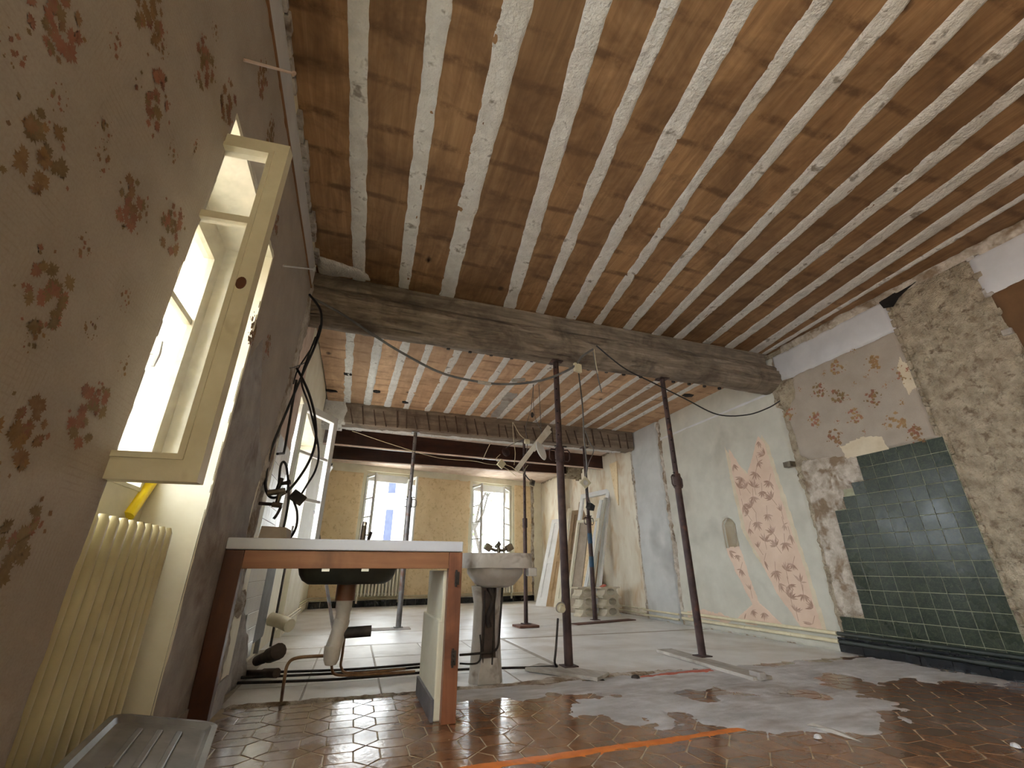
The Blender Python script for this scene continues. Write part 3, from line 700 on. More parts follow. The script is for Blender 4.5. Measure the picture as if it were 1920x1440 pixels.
for u, v in big:
    q = P(u, v, x=XL); cluster(mb, lp, q.y, q.z, .070, BR, 13)
for u, v in small:
    q = P(u, v, x=XL); cluster(mb, lp, q.y, q.z, .026, BR, 4)
for k in range(26):
    y, z = random.uniform(.2,1.3), random.uniform(.0,2.9)
    if inpoly((y,z), [(.75,.9),(1.4,.9),(1.4,2.3),(.75,2.3)]) < -.1: cluster(mb, lp, y, z, .05, BR, 8)
mb.build('leaf_print', M['print'], wall_left)
mb = MB()
def rp(a, b, h=0):
    cnt[0] += 1; return (RB-T-.0016-(cnt[0]%97)*5e-6, a, b)
for u, v in [(1570,690),(1638,682),(1535,733),(1570,742),(1636,748),(1602,780),(1682,790),(1566,820),(1528,786),(1478,775),(1690,700),(1720,815)]:
    q = P(u, v, x=XR); cluster(mb, rp, q.y, q.z, .075, GD if random.random() < .7 else BR, 12)
for u, v in [(1545,700),(1600,660),(1605,720),(1660,722),(1590,745),(1570,790),(1625,705),(1660,800),(1620,810),(1500,730),(1690,755)]:
    q = P(u, v, x=XR); cluster(mb, rp, q.y, q.z, .03, GD, 4)
mb.build('leaf_print', M['print'], wall_right)
# bamboo print
mb = MB()
def bp(a, b, h=0):
    cnt[0] += 1; return (RB-T-.0042-(cnt[0]%97)*4e-6, a, b)
BC = [lin((170,136,118)), lin((180,148,130)), lin((160,126,110)), lin((188,158,140))]
def blade(cx, cy, L, a, col):
    ca, sa = math.cos(a), math.sin(a); w = L*.10
    pts = [(0,0),(L*.3,w),(L*.65,w*.75),(L,0),(L*.65,-w*.75),(L*.3,-w)]
    vs = [bp(cx+x*ca-y*sa, cy+x*sa+y*ca) for x,y in pts]; mb.add(vs, [(0,1,2,3,4,5)], 0, col)
allb = [bam1, bam2]
def okp(y, z, m_=.012): return any(inpoly((y,z), b) > m_ for b in allb)
def spray(cx, cy, r, up):
    for k in range(8):
        a = up + (k-3.5)*.34 + random.uniform(-.12,.12); L = r*random.uniform(.65,1.1)
        if okp(cx+L*math.cos(a), cy+L*math.sin(a)): blade(cx, cy, L, a, random.choice(BC))
SL = []
for k in range(420):
    y, z = random.uniform(3.85,5.0), random.uniform(.1,2.25)
    if okp(y, z, .02) and all(math.hypot(y-a, z-b) > .115 for a, b in SL):
        SL.append((y,z)); up = random.choice((-PI/2+.6, -PI/2-.5, PI/2+.4, PI/2-.6, -PI/2))
        spray(y, z, random.uniform(.085,.13), up)
        y2, z2 = y-.05*math.cos(up)-.02, z-.1*math.sin(up)
        if okp(y2, z2):
            nrm = Vector((z2-z, y-y2)).normalized()*.003
            mb.add([bp(y+nrm.x,z+nrm.y),bp(y2+nrm.x,z2+nrm.y),bp(y2-nrm.x,z2-nrm.y),bp(y-nrm.x,z-nrm.y)], [(0,1,2,3)], 0, BC[0])
mb.build('bamboo_print', M['print'], wall_right)

# ------------------------------------------------------------------ windows
def sash(name, w, h, parent, rails, th=.04, st=.06, mat='sashpaint', gl='glass', bot=.075):
    """leaf in local x (0..w), z (0..h), thickness in y; hinge at x=0"""
    e_ = empty(name); e_.parent = parent
    b = MB(); b.box((0,-th/2,0),(st,th/2,h)).box((w-st,-th/2,0),(w,th/2,h)).box((st,-th/2,0),(w-st,th/2,bot)).box((st,-th/2,h-st),(w-st,th/2,h))
    k_ = .012
    for a_, b2 in (((st-k_,-th/2-.006,bot-k_),(st+.004,th/2+.004,h-st+k_)),((w-st-.004,-th/2-.006,bot-k_),(w-st+k_,th/2+.004,h-st+k_)),((st+.004,-th/2-.0055,bot-k_),(w-st-.004,th/2+.0035,bot+.004)),((st+.004,-th/2-.0055,h-st-.004),(w-st-.004,th/2+.0035,h-st+k_))): MB().box(a_,b2).build('moulding', M[mat], e_)
    f = b.build('sash_frame', M[mat], e_)
    zs = [bot] + list(rails) + [h-st]
    for z in rails: MB().box((st,-th/2+.006,z-.014),(w-st,th/2-.006,z+.014)).build('glazing_bar', M[mat], e_)
    for i in range(len(zs)-1):
        MB().box((st-.005,-.002,zs[i]),(w-st+.005,.002,zs[i+1])).build('pane', M[gl], e_)
    return e_
# window 1 (left wall, near)
w1 = empty('window_1', (-.9, 1.43, .93)); struct(w1, 'near left casement window, one leaf swung into the room')
b = MB()
b.box((-.05,0,0),(.02,.035,1.43)).box((-.05,.845,0),(.02,.88,1.43)).box((-.05,.035,0),(.02,.845,.05)).box((-.05,.035,1.35),(.02,.845,1.43))
b.build('window_frame', M['sashpaint'], w1)
sf = sash('sash', .405, 1.3, w1, [.86]); sf.location = (0, .845, .05); sf.rotation_euler = (0,0,-PI/2)       # closed leaf
hb = MB(); hb.box((.004,.455,.42),(.022,.485,.66)); hb.build('espagnolette_plate', M['whitepaint'], w1)
hd = MB(); hd.tube([(.02,.47,.6),(.06,.47,.6)], .007, 8); hd.tube([(.06,.47,.655),(.062,.47,.6),(.06,.47,.545)], .011, 8, rs=[.007,.012,.007]); hd.build('window_handle', M['whiteplastic'], w1, True)
sn = sash('sash', .462, 1.275, w1, [.90], .045, .058, bot=.07); sn.location = (.01, -.012+.03, .035); sn.rotation_euler = (0,0,math.radians(-4))  # leaf opened square into the room
hk = MB().lathe([(.001,0),(.016,0),(.015,.0015),(.001,.0015)], 14, 0, Matrix.Translation((.43,-.0225,.64)) @ Matrix.Rotation(PI/2,4,'X'), 1, 1.5).build('knot_hole', M['brownplastic'], sn)
# window 2 (left wall, further)
w2 = empty('window_2', (-.95, 4.42, .93)); struct(w2, 'second left window with its white leaf ajar')
b = MB(); b.box((-.05,0,0),(.02,.05,1.39)).box((-.05,2.03,0),(.02,2.08,1.39)).box((-.05,1.05,.05),(.02,1.1,1.33)).box((-.05,.05,0),(.02,2.03,.05)).box((-.05,.05,1.33),(.02,2.03,1.39)); b.build('window_frame', M['whitepaint'], w2)
sl = sash('sash', .52, 1.28, w2, [.42,.85], .04, .06, 'whitepaint', 'glass2'); sl.location = (0, .57, .05); sl.rotation_euler = (0,0,-PI/2)
so = sash('sash', .60, 1.40, w2, [.45,.9], .045, .07, 'whitepaint', 'glass2'); so.location = (.22, .30, .02); so.rotation_euler = (0,0,math.radians(57))
# far windows
def far_window(name, label, x0, x1, z0, z1, a_l, a_r):
    o = far(x0, z0, -.12); wv = empty(name, o, math.atan2(FD.y, FD.x)); struct(wv, label); W = (x1-x0)/FD.x; H = z1-z0
    b = MB(); b.box((0,-.05,0),(.045,.03,H)).box((W-.045,-.05,0),(W,.03,H)).box((.045,-.05,0),(W-.045,.03,.06)).box((.045,-.05,H-.05),(W-.045,.03,H))
    b.build('window_frame', M['cream'], wv)
    MB().box((.045,-.02,H-.22),(W-.045,.0,H-.05)).build('roller_blind_box', M['whitepaint'], wv)
    MB().box((-.05,-.3,-.03),(W+.05,.16,0)).build('window_sill', M['cream'], wv)
    lw_ = W/2-.045
    s1 = sash('sash', lw_, H-.16, wv, [.44,.83,1.24], .04, .05, 'whitepaint', 'glass2'); s1.location = (.045,-.03,.05); s1.rotation_euler = (0,0,-math.radians(a_l))
    s3 = sash('sash', lw_, H-.16, wv, [.44,.83,1.24], .04, .05, 'whitepaint', 'glass2'); s3.location = (W-.045,-.03,.05); s3.rotation_euler = (0,0,PI+math.radians(a_r))
    return wv
far_window('window_3', 'tall far window on the left, leaf folded back', .0, 1.06, .95, 2.9, 76, 100)
far_window('window_4', 'tall far window on the right, both leaves open', 2.68, 3.86, .95, 2.88, 86, 46)

# ------------------------------------------------------------------ beams
def log_beam():
    e_ = empty('log_beam', (2.0,3.77,2.935)); tag(e_, 'thick round grey log beam crossing the ceiling in front', 'beam')
    n, k = 230, 44; vs = []; fs = []
    X = np.linspace(XL-.03, 4.74, n)
    G = 2*PI*np.arange(k)/k; XX, GG = np.meshgrid(X, G, indexing='ij'); cg = np.cos(GG)*1.2+3; sg = np.sin(GG)*1.2+3
    R_ = .187*(1+.16*(fbm(XX*.9+cg, sg, 5)-.5)+.07*(fbm(XX*3+cg*2, sg*5, 8)-.5))
    R_ -= .016*np.clip(fbm(XX*3.5+cg*1.5, sg*6, 21)-.56, 0, .2)/.1 + .006*(fbm(XX*9, GG*7/2/PI*6, 25)-.5)
    for i, x in enumerate(X):
        sag = .02*math.sin((x+.65)/5.3*PI)
        for j in range(k):
            r = float(R_[i,j]); g = G[j]
            vs.append((x-2.0, r*.95*math.cos(g)+.015*math.sin(x*1.3), r*math.sin(g)-sag*.6))
    for i in range(n-1):
        for j in range(k): fs.append((i*k+j, i*k+(j+1)%k, (i+1)*k+(j+1)%k, (i+1)*k+j))
    fs += [tuple(range(k)), tuple((n-1)*k+j for j in range(k))]
    MB().add(vs, fs).build('log', M['log'], e_, True)
    MB().box((XL-.03-2,-.05,.13),(4.62-2,.06,.345)).build('joist_bearer', M['log'], e_)
    # loose bark flake and nail row
    for k in range(16):
        x = .6+k*.22
        MB().box((x-2.0,.06,-.19),(x-2.0+.03,.085,-.165)).build('nail', M['pipe_black'], e_)
log_beam()
relief('beam_mortar', [(XL,3.45),(-.3,3.52),(-.2,3.68),(XL,3.75)], lambda s,t,h: (s,t,3.27-h), M['strip'], .015, .022, .6, .03, 8, .006, 15, ceil, -.004, seed=101)
def hewn_beam():
    e_ = empty('hewn_beam', (2.0,6.93,2.94)); tag(e_, 'squared grey beam with diagonal hack marks behind the log beam', 'beam')
    n = 80; vs = []; fs = []; X = np.linspace(-.5, 4.62, n)
    sec = [(-.15,-.15),(-.13,-.17),(.14,-.165),(.15,-.14),(.15,.17),(-.15,.17),(-.155,.06),(-.152,-.05)]; k = len(sec)
    for i, x in enumerate(X):
        for j, (a, b) in enumerate(sec):
            d = .018*(float(fbm(np.array(x*4), np.array(j*1.7), 12))-.5)
            vs.append((x-2, a*(1+d*3), b+d))
    for i in range(n-1):
        for j in range(k): fs.append((i*k+j, i*k+(j+1)%k, (i+1)*k+(j+1)%k, (i+1)*k+j))
    fs += [tuple(range(k)), tuple((n-1)*k+j for j in range(k))]
    MB().add(vs, fs).build('timber', M['hewn'], e_)
    for kk in range(30):
        x = -.3+kk*.165+random.uniform(-.03,.03)
        MB().bar((x-2,-.157,-.16),(x-2-.05+random.uniform(-.03,.03),-.157,random.uniform(.05,.15)),.018,.016).build('hack_mark', M['hack'], e_)
    return e_
hewn_beam()
bpl = relief('beam_plaster_end', [(-.74,2.74),(-.42,2.78),(-.4,3.0),(-.45,3.12),(-.74,3.12)], lambda s,t,h: (s,6.78-h,t), M['strip'], .015, .02, .8, .03, 8, .004, 12, ceil, -.004, seed=103)
mb = MB().box((-.74,6.76,2.74),(-.45,7.1,3.12)).build('beam_plaster_end', M['strip'], ceil)
relief('beam_plaster_fringe', [(-.5,6.97),(4.5,6.97),(4.5,7.1),(-.5,7.1)], lambda s,t,h: (s,t,2.775-h), M['strip'], .03, .012, .4, .05, 6, .012, 14, ceil, -.004, seed=104)
def stained(x0,y0,x1,y1,z0,z1,label):
    d = Vector((x1-x0,y1-y0,0)); e_ = empty('stained_beam', (x0,y0,z0), math.atan2(d.y,d.x)); tag(e_, label, 'beam')
    L = d.length; MB().box((0,-.06,0),(L,.06,z1-z0)).build('timber', M['darkbeam'], e_, bevel=.006)
    MB().box((0,-.07,-.012),(L,-.02,.004)).build('plaster_edge', M['pinkplaster'], e_)
    return e_
stained(-.76,7.67,4.63,8.02,2.66,2.93,'dark stained timber beam just behind the hewn beam')
stained(-.78,8.9,4.16,8.8,2.67,2.97,'dark stained timber beam nearest the far windows')
relief('broken_plaster_lump', [(4.12,2.62),(4.6,2.62),(4.62,3.0),(4.12,3.0)], lambda s,t,h: (s,8.9-h,t), M['masonry'], .03, .14, 1.2, .08, 6, .06, 10, ceil, -.004, seed=105)

# ------------------------------------------------------------------ radiators
def rad_section(depth, height, pitch, mat, name='section', cols=2):
    m = MB(); r = pitch*.32
    for c in range(cols):
        x = -depth/2+r+c*(depth-2*r)/(cols-1)
        zz = [0.02,.035,.06,height-.06,height-.03,height-.01]; rs = [r*.5,r*.85,r,r,r*.95,r*.55]
        m.tube([(x,0,z) for z in zz], r, 10, rs=rs)
    m.box((-depth/2+r,-r*.3,.06),(depth/2-r,r*.3,height-.05))
    m.tube([(-depth/2+r,0,height-.035),(depth/2-r,0,height-.035)], r*.8, 10)
    m.tube([(-depth/2+r,0,.05),(depth/2-r,0,.05)], r*.8, 10)
    m.tube([(0,-pitch/2,height-.07),(0,pitch/2,height-.07)], .02, 10)
    m.tube([(0,-pitch/2,.07),(0,pitch/2,.07)], .02, 10)
    return m
def radiator(label, n, depth, height, pitch, mat, loc, rz, group=None, feet=True):
    e_ = empty('radiator', loc, rz); tag(e_, label, 'radiator', group)
    o = rad_section(depth, height, pitch, mat).build('section', mat, e_, True); o.location = (0, pitch/2, 0)
    for i in range(1, n):
        c = o.copy(); COL.objects.link(c); c.parent = e_; c.location = (0, pitch*(i+.5), 0)
    for y in (pitch*.5, pitch*(n-.5)):
        MB().box((-.02,y-.015,-.11 if feet else -.02),(.02,y+.015,.04)).build('bracket', mat, e_)
    return e_
r1 = radiator('tall cream cast-iron radiator below the near left window', 12, .15, .79, .0635, M['radiator'], (-.775,1.425,.12), 0)
kb = MB().lathe([(.001,0),(.022,0),(.024,.01),(.024,.03),(.018,.035),(.001,.035)], 14, 0, Matrix.Translation((.0,-.005,.70)) @ Matrix.Rotation(PI/2,4,'X')).build('plug', M['pipe_black'], r1, True)
ang = math.atan2(FD.y, FD.x)
q = far(.06,.19,.13); radiator('cream radiator below the far left window', 13, .12, .64, .074, M['radiator2'], q, ang-PI/2, 'radiators under the far windows')
q = far(2.78,.19,.13); radiator('cream radiator behind the washbasin below the far right window', 14, .12, .64, .074, M['radiator2'], q, ang-PI/2, 'radiators under the far windows')
radiator('grey ribbed radiator on the left wall beyond the counter', 16, .07, .80, .044, M['greypanel'], (-.76,4.46,.15), 0)

# ------------------------------------------------------------------ heating pipes
def pipe(name, pts, r, mat, label, cat='pipe', group=None, sm=False, n=10):
    o = MB().tube(smooth_path(pts) if sm else pts, r, n).build(name, mat, None, True)
    return tag(o, label, cat, group)
for z, rr, wd in ((.165,.018,'upper'),(.095,.02,'lower')):
    pipe('heating_pipe', [(4.61,3.68,z),(4.61,6.02,z)], rr, M['pipe_cream'], f'{wd} cream heating pipe along the bamboo wallpaper wall', group='cream wall pipes')
    pipe('heating_pipe', [(4.61,1.9,z),(4.61,3.67,z)], rr, M['pipe_dark'], f'{wd} dark heating pipe along the green tiles', group='dark wall pipes')
    MB()
    pipe('heating_pipe', [(4.61,.6,z),(4.61,1.6,z),(4.61,1.89,z)], rr+.004, M['pipe_cream'], f'{wd} cream pipe end at the right edge by the green tiles')
    pipe('heating_pipe', [(4.61,6.1,z-.03),(4.61,6.98,z-.03),(4.73,7.08,z-.03),(4.73,9.4,z-.03)], rr-.004, M['pipe_cream'], f'{wd} thin pipe along the stained cream wall')
for k, z in enumerate((.2,.16)):
    pipe('heating_pipe', [(-.715,5.75,z),(-.715,8.22,z),(-.81,8.3,z),(-.81,10.6,z),far(-.7,z,.06),far(4.4,z,.06)], .014, M['pipe_cream'], f'{"upper" if k==0 else "lower"} cream pipe round the far left corner')

# ------------------------------------------------------------------ kitchen counter
kc = empty('kitchen_counter', (0,2.76,0)); tag(kc, 'kitchen counter with white worktop on a brown wooden frame', 'counter')
def kp(nm, a, b, mt, bv=.003): return MB().box((a[0],a[1]-2.76,a[2]),(b[0],b[1]-2.76,b[2])).build(nm, mt, kc, bevel=bv)
wt = kp('worktop', (-.645,2.755,.845),(.607,3.4,.903), M['laminate'], .006)
kp('front_rail', (-.63,2.775,.752),(.53,2.82,.843), M['counterwood'])
kp('post', (.528,2.765,.0),(.607,2.82,.843), M['counterpost'])
kp('post', (-.645,2.765,.0),(-.555,2.82,.843), M['counterdark'])
kp('rear_rail', (-.63,3.35,.77),(.5,3.39,.843), M['counterdark'])
for z in (.70,.30):
    h = MB(); h.tube([(.573,-.004,z-.045),(.573,-.004,z+.045)], .006, 8).box((.566,-.002,z-.035),(.592,.004,z+.035))
    for s in (-1,0,1): h.box((.566,-.012,z+s*.022-.005),(.582,0,z+s*.022+.005))
    h.build('hinge', M['pipe_black'], kc)
st = empty('partition_stub', (.5,3.1,0)); tag(st, 'low cream partition stub carrying the right end of the counter', 'partition')
MB().box((-.005,-.275,0),(.085,.34,.48)).build('lower_wall', M['cream'], st, bevel=.008)
MB().box((.01,-.275,.46),(.085,.30,.742)).build('upper_wall', M['cream'], st, bevel=.006)
MB().box((-.02,-.275,0),(-.004,.34,.10)).build('skirting', pmat('grey_skirting',(86,84,88),(106,104,108),8,.5,.1), st)
# kitchen sink
ks = empty('kitchen_sink', (-.03,3.05,.75)); tag(ks, 'dark enamel sink bowl hanging under the worktop', 'sink')
m = MB(); prof = [(.02,-.085),(.78,-.08),(.9,-.06),(.97,-.03),(1.0,.0),(1.0,.09)]
vs=[];fs=[];n=32
for r,z in prof:
    for j in range(n):
        g=2*PI*j/n; ex=.45
        c_,s_=math.cos(g),math.sin(g)
        vs.append((math.copysign(abs(c_)**ex,c_)*.275*r, math.copysign(abs(s_)**ex,s_)*.2*r, z))
for i in range(len(prof)-1):
    for j in range(n): fs.append((i*n+j,i*n+(j+1)%n,(i+1)*n+(j+1)%n,(i+1)*n+j))
fs.append(tuple(range(n)))
m.add(vs,fs).build('bowl', M['sinkgreen'], ks, True)
for x in (-.12,.09): MB().box((x-.02,-.212,-.012),(x+.02,-.198,.004)).build('clip', M['chrome'], ks)
tr = empty('sink_trap', (-.03,3.05,.42)); tag(tr, 'white plastic sink trap with brown drain fitting', 'plumbing')
MB().lathe([(.001,.16),(.055,.16),(.055,.245),(.001,.245)], 18).build('drain_fitting', M['brownplastic'], tr, True)
MB().lathe([(.001,.03),(.034,.03),(.04,.06),(.04,.10),(.046,.11),(.046,.16),(.001,.16)], 16).build('trap_neck', M['dustywhite'], tr, True)
MB().tube(smooth_path([(-.0,0,.06),(-.012,0,-.02),(-.03,0,-.09)]), .044, 14).build('trap_body', M['dustywhite'], tr, True)
MB().lathe([(.001,-.17),(.03,-.165),(.042,-.14),(.046,-.10),(.046,-.07),(.001,-.07)], 16, 0, Matrix.Translation((-.03,0,0))).build('trap_cup', M['dustywhite'], tr, True)
MB().tube([(.02,0,-.01),(.17,0,-.005)], .03, 14).build('outlet_pipe', M['pipe_black'], tr, True)
# copper pipes under the sink
pipe('copper_pipe', [P(640,1130,y=3.1),P(633,1195,y=3.15),P(627,1225,y=3.2),P(622,1252,y=3.3),P(635,1266,y=3.35),P(700,1264,y=3.4),P(778,1259,y=3.44)], .008, M['copper'], 'copper pipe from the sink bending right along the floor', sm=True)
pipe('copper_pipe', [P(660,1090,y=3.1),P(652,1150,y=3.15),P(642,1225,y=3.3),P(640,1252,y=3.35),P(660,1262,y=3.4),P(760,1254,y=3.45)], .008, M['copper'], 'second copper pipe dropping beside the white trap', sm=True)
pipe('copper_pipe', [P(622,1229,y=3.2),P(560,1233,y=3.2),P(540,1245,y=3.2),P(533,1275,y=3.2),(P(527,1318,z=.0))], .009, M['copper'], 'copper pipe with a rounded elbow going into the floor', sm=True)
for k, (a, b, c) in enumerate((((420,1262),(640,1256),(800,1244)),((418,1272),(640,1262),(800,1250)),((416,1282),(640,1273),(1000,1251)))):
    pts = [P(*a, z=.04), P(*b, z=.04), P(*c, z=.04)]
    if k == 2: pts = [P(428,1281,z=.03), P(640,1273,z=.03), P(870,1255,z=.03), P(1030,1250,z=.03), P(1040,1238,y=3.62), P(1046,1160,y=3.72)]
    pipe('iron_pipe', pts, .009, M['pipe_black'], ['rear black pipe on the floor under the counter','middle black pipe on the floor under the counter','long black pipe running along the floor to the socket on the prop'][k], sm=True)
# kitchen mixer tap
kt = empty('kitchen_tap', (0.03,3.28,.903)); tag(kt, 'grey kitchen tap standing on the white worktop', 'tap')
MB().lathe([(.02,0),(.018,.01),(.016,.12),(.001,.12)], 14).build('tap_body', M['dullmetal'], kt, True)
MB().tube([(0,0,.1),(0,.02,.135),(-.0,.06,.14)], .012, 10).build('spout', M['dullmetal'], kt, True)
MB().bar((.03,.0,.0),(.05,.01,.08),.02,.015).build('lever', M['pipe_black'], kt)
MB().lathe([(.001,.118),(.017,.118),(.018,.135),(.014,.145),(.001,.147)], 14).build('tap_cap', M['chrome'], kt, True)
# beige box piece lying on the worktop
cb = MB().prism([(0,0),(.15,0),(.14,.075),(.005,.08)], lambda a,b,d: (-.55+a,3.0+d,.903+b), 0, .22).build('cardboard_piece', M['cardboard'], None, bevel=.004)
tag(cb, 'beige cardboard piece on the left end of the worktop', 'cardboard')

# ------------------------------------------------------------------ washbasin on pedestal
wb = empty('washbasin', (1.03,3.56,0)); tag(wb, 'dusty white washbasin seen from its back', 'washbasin')
m = MB(); n = 28; vs=[]; fs=[]
prof = [(.34,.62),(.55,.64),(.72,.69),(.80,.72),(.80,.755),(1.0,.758),(1.0,.862),(.86,.864),(.72,.80),(.4,.72),(.05,.70)]
for r,z in prof:
    for j in range(n):
        g=2*PI*j/n; c_,s_=math.cos(g),math.sin(g); ex=.5 if .75<z<.87 and r>.85 else .8
        vs.append((math.copysign(abs(c_)**ex,c_)*.27*r+.015, math.copysign(abs(s_)**ex,s_)*.205*r, z))
for i in range(len(prof)-1):
    for j in range(n): fs.append((i*n+j,i*n+(j+1)%n,(i+1)*n+(j+1)%n,(i+1)*n+j))
fs += [tuple(range(n)), tuple((len(prof)-1)*n+j for j in range(n))]
m.add(vs,fs).build('basin', M['ceramic'], wb, True)
MB().box((.22,-.2,.70),(.29,-.12,.76)).build('bracket', M['ceramic'], wb, bevel=.01)
pd = empty('basin_pedestal', (1.0,3.62,0)); tag(pd, 'tapering ceramic pedestal, hollow side with pipes facing out', 'pedestal')
def ped(t, k):  # half-shell: open towards the viewer
    return None
vs=[];fs=[];lev=[(0,.125,.11),(.06,.12,.105),(.3,.105,.09),(.5,.10,.09),(.63,.125,.11)]; na=15
for z,rx,ry in lev:
    for j in range(na):
        g=-.95+(PI+1.9)*j/(na-1); vs.append((rx*math.cos(g), ry*math.sin(g), z))
    for j in range(na):
        g=-.95+(PI+1.9)*j/(na-1); vs.append(((rx-.018)*math.cos(g), (ry-.018)*math.sin(g), z))
L2=2*na
for i in range(len(lev)-1):
    a=i*L2; b_=(i+1)*L2
    for j in range(na-1):
        fs.append((a+j,a+j+1,b_+j+1,b_+j)); fs.append((a+na+j,b_+na+j,b_+na+j+1,a+na+j+1))
    fs.append((a,b_,b_+na,a+na)); fs.append((a+na-1,a+2*na-1,b_+2*na-1,b_+na-1))
MB().add(vs,fs).build('pedestal_shell', M['ceramic'], pd, True)
MB().prism([(-.085,0),(.085,0),(.06,.16),(-.06,.16)], lambda a,b,d: (a,-.1+d,b), 0, .03).build('foot_plate', M['ceramic'], pd, bevel=.004)
MB().box((-.06,-.055,.1),(.06,-.045,.62)).build('hollow', M['ceramicdark'], pd)  # dark sheet painting the shade inside the open pedestal shell
MB().tube(smooth_path([(-.01,-.08,.62),(.02,-.1,.55),(.0,-.11,.48),(-.02,-.1,.42),(.0,-.08,.36)]), .018, 10).build('waste_pipe', M['pipe_black'], pd, True)
MB().tube(smooth_path([(-.04,-.08,.6),(-.045,-.1,.4),(-.05,-.1,.2),(-.045,-.09,.1)]), .006, 8).build('supply_pipe', M['pipe_black'], pd, True)
MB().tube(smooth_path([(.035,-.08,.62),(.03,-.1,.4),(.02,-.1,.12)]), .006, 8).build('supply_pipe', M['pipe_black'], pd, True)
bt = empty('basin_tap', (1.03,3.42,.862)); tag(bt, 'small two-handled tap on the washbasin', 'tap')
MB().tube(smooth_path([(0,0,0),(0,0,.03),(0,.03,.055),(0,.07,.05)]), .014, 10).build('spout', M['dullmetal'], bt, True)
MB().tube([(-.075,0,.035),(-.03,0,.02),(.03,0,.02),(.075,0,.035)], .011, 8).build('tap_body', M['dullmetal'], bt, True)
for s in (-1,1):
    MB().box((-.026,-.022,-.024),(.026,.022,.024)).build('handle', M['dullmetal'], bt, bevel=.005, loc=(s*.085,0,.04)).rotation_euler = (0,-s*.5,0)
MB().lathe([(.001,.05),(.016,.05),(.02,.065),(.012,.075),(.006,.085),(.001,.09)], 12).build('tap_cap', M['dullmetal'], bt, True)
pipe('iron_pipe', [P(862,1228,y=3.5),P(905,1224,y=3.52),P(932,1215,y=3.54),P(938,1160,y=3.55),P(942,1100,y=3.55)], .008, M['pipe_black'], 'thin black pipe rising beside the pedestal to a small valve', sm=True)
vv = MB().tube([P(938,1098,y=3.55),P(948,1096,y=3.55)], .014, 8).build('stop_valve', M['dullmetal'], None, True); tag(vv, 'small brass stop valve right of the pedestal', 'valve')
pipe('iron_pipe', [P(862,1244,y=3.5),P(895,1243,y=3.5),P(902,1220,y=3.5),P(900,1190,y=3.52)], .006, M['pipe_black'], 'short black pipe stub left of the pedestal', sm=True)

# ------------------------------------------------------------------ steel props
def prop(label, x, y, ztop, zcol, mat, r=.03, rin=.024, tape=None, zbase=0, handle=0):
    e_ = empty('steel_prop', (x,y,zbase)); tag(e_, label, 'prop', 'adjustable steel props under the beams')
    H = ztop-zbase
    MB().box((-.06,-.06,0),(.06,.06,.008)).build('base_plate', mat, e_)
    MB().tube([(0,0,.006),(0,0,zcol)], r, 14).build('outer_tube', mat, e_, True)
    MB().tube([(0,0,zcol-.02),(0,0,H-.008)], rin, 14).build('inner_tube', mat, e_, True)
    MB().box((-.06,-.06,H-.008),(.06,.06,H)).build('top_plate', mat, e_)
    MB().lathe([(.001,0),(r+.006,0),(r+.008,.01),(r+.008,.13),(r+.004,.14),(.001,.14)], 16, 0, Matrix.Translation((0,0,zcol-.14))).build('collar', mat, e_, True)
    c, s = math.cos(handle), math.sin(handle)
    for sg in (-1,1):
        pts = [(sg*(r),0,zcol-.025),(sg*(r+.05),0,zcol-.02),(sg*(r+.068),0,zcol-.04),(sg*(r+.068),0,zcol-.11),(sg*(r+.05),0,zcol-.13),(sg*r,0,zcol-.125)]
        MB().tube([(a*c,a*s,z) for a,_,z in pts], .0065, 8).build('handle', mat, e_, True)
    MB().tube([(-.05*c,-.05*s,zcol+.012),(.075*c,.075*s,zcol+.012)], .007, 8).build('pin', M['pipe_black'], e_)
    k = 0
    z = zcol+.12
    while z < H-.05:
        MB().tube([(-.6*rin,-rin*.99,z),(-.6*rin,-rin*.6,z)], .007, 8).build('pin_hole_shade', M['hole_shade'], e_); z += .12  # dark studs paint the shade of the pin holes
    if tape:
        for a, b in tape: MB().tube([(0,0,a),(0,0,b)], r+.003, 14).build('tape', M['blue'], e_, True)
    return e_
prop('thick dark steel prop in front, beneath the log beam beside the washbasin', 1.735, 3.77, 2.745, 1.80, M['steelprop'], .036, .029, None, .03)
prop('dark steel prop standing on a long dusty plank, right of the log beam', 3.06, 3.79, 2.745, 1.63, M['steelprop'], .034, .026, None, .03, .4)
prop('grey steel prop under the hewn beam, seen above the worktop', .665, 6.9, 2.765, 1.72, M['propgrey'], .036, .027, None, .02)
prop('thin rust-brown steel prop standing on a small wooden pad behind the washbasin', 2.41, 6.62, 2.70, 1.44, M['steelprop'], .03, .022, None, .035, 1.2)
prop('rusty steel prop wrapped with blue tape, in front of the leaning doors', 3.66, 6.9, 2.765, 1.55, M['steelprop'], .036, .026, [(1.12,1.28),(.76,.92)], .02, .3)
# planks below the props
def board(x, y, L, Wd, H, rz, mat, label, nm='plank'):
    o = MB().box((-Wd/2,-L/2,0),(Wd/2,L/2,H)).build(nm, mat, None, bevel=.004, loc=(x,y,.004)); o.rotation_euler = (0,0,rz); return tag(o, label, 'plank')
board(2.95, 3.62, 1.25, .17, .026, -.05, M['plank'], 'long dusty plank under the right-hand prop')
board(1.66, 3.66, .62, .22, .026, .65, M['plank'], 'short broken plank under the front prop')
o = board(.42, 6.86, .22, .8, .014, 0, M['greyplaster'], 'grey plank under the prop seen above the worktop')
o = board(2.38, 6.55, .26, .3, .028, .1, M['redwood'], 'small brown wooden pad under the thin prop')
o = board(3.72, 6.72, .16, 1.2, .014, .25, M['redwood'], 'long thin brown plank under the blue-taped prop')
o = MB().box((-.03,-.05,0),(.03,.05,.05)).build('wood_offcut', M['greyplaster'], None, bevel=.006, loc=(2.9,3.02,.01)); tag(o, 'grey offcut at the near end of the long plank', 'offcut')
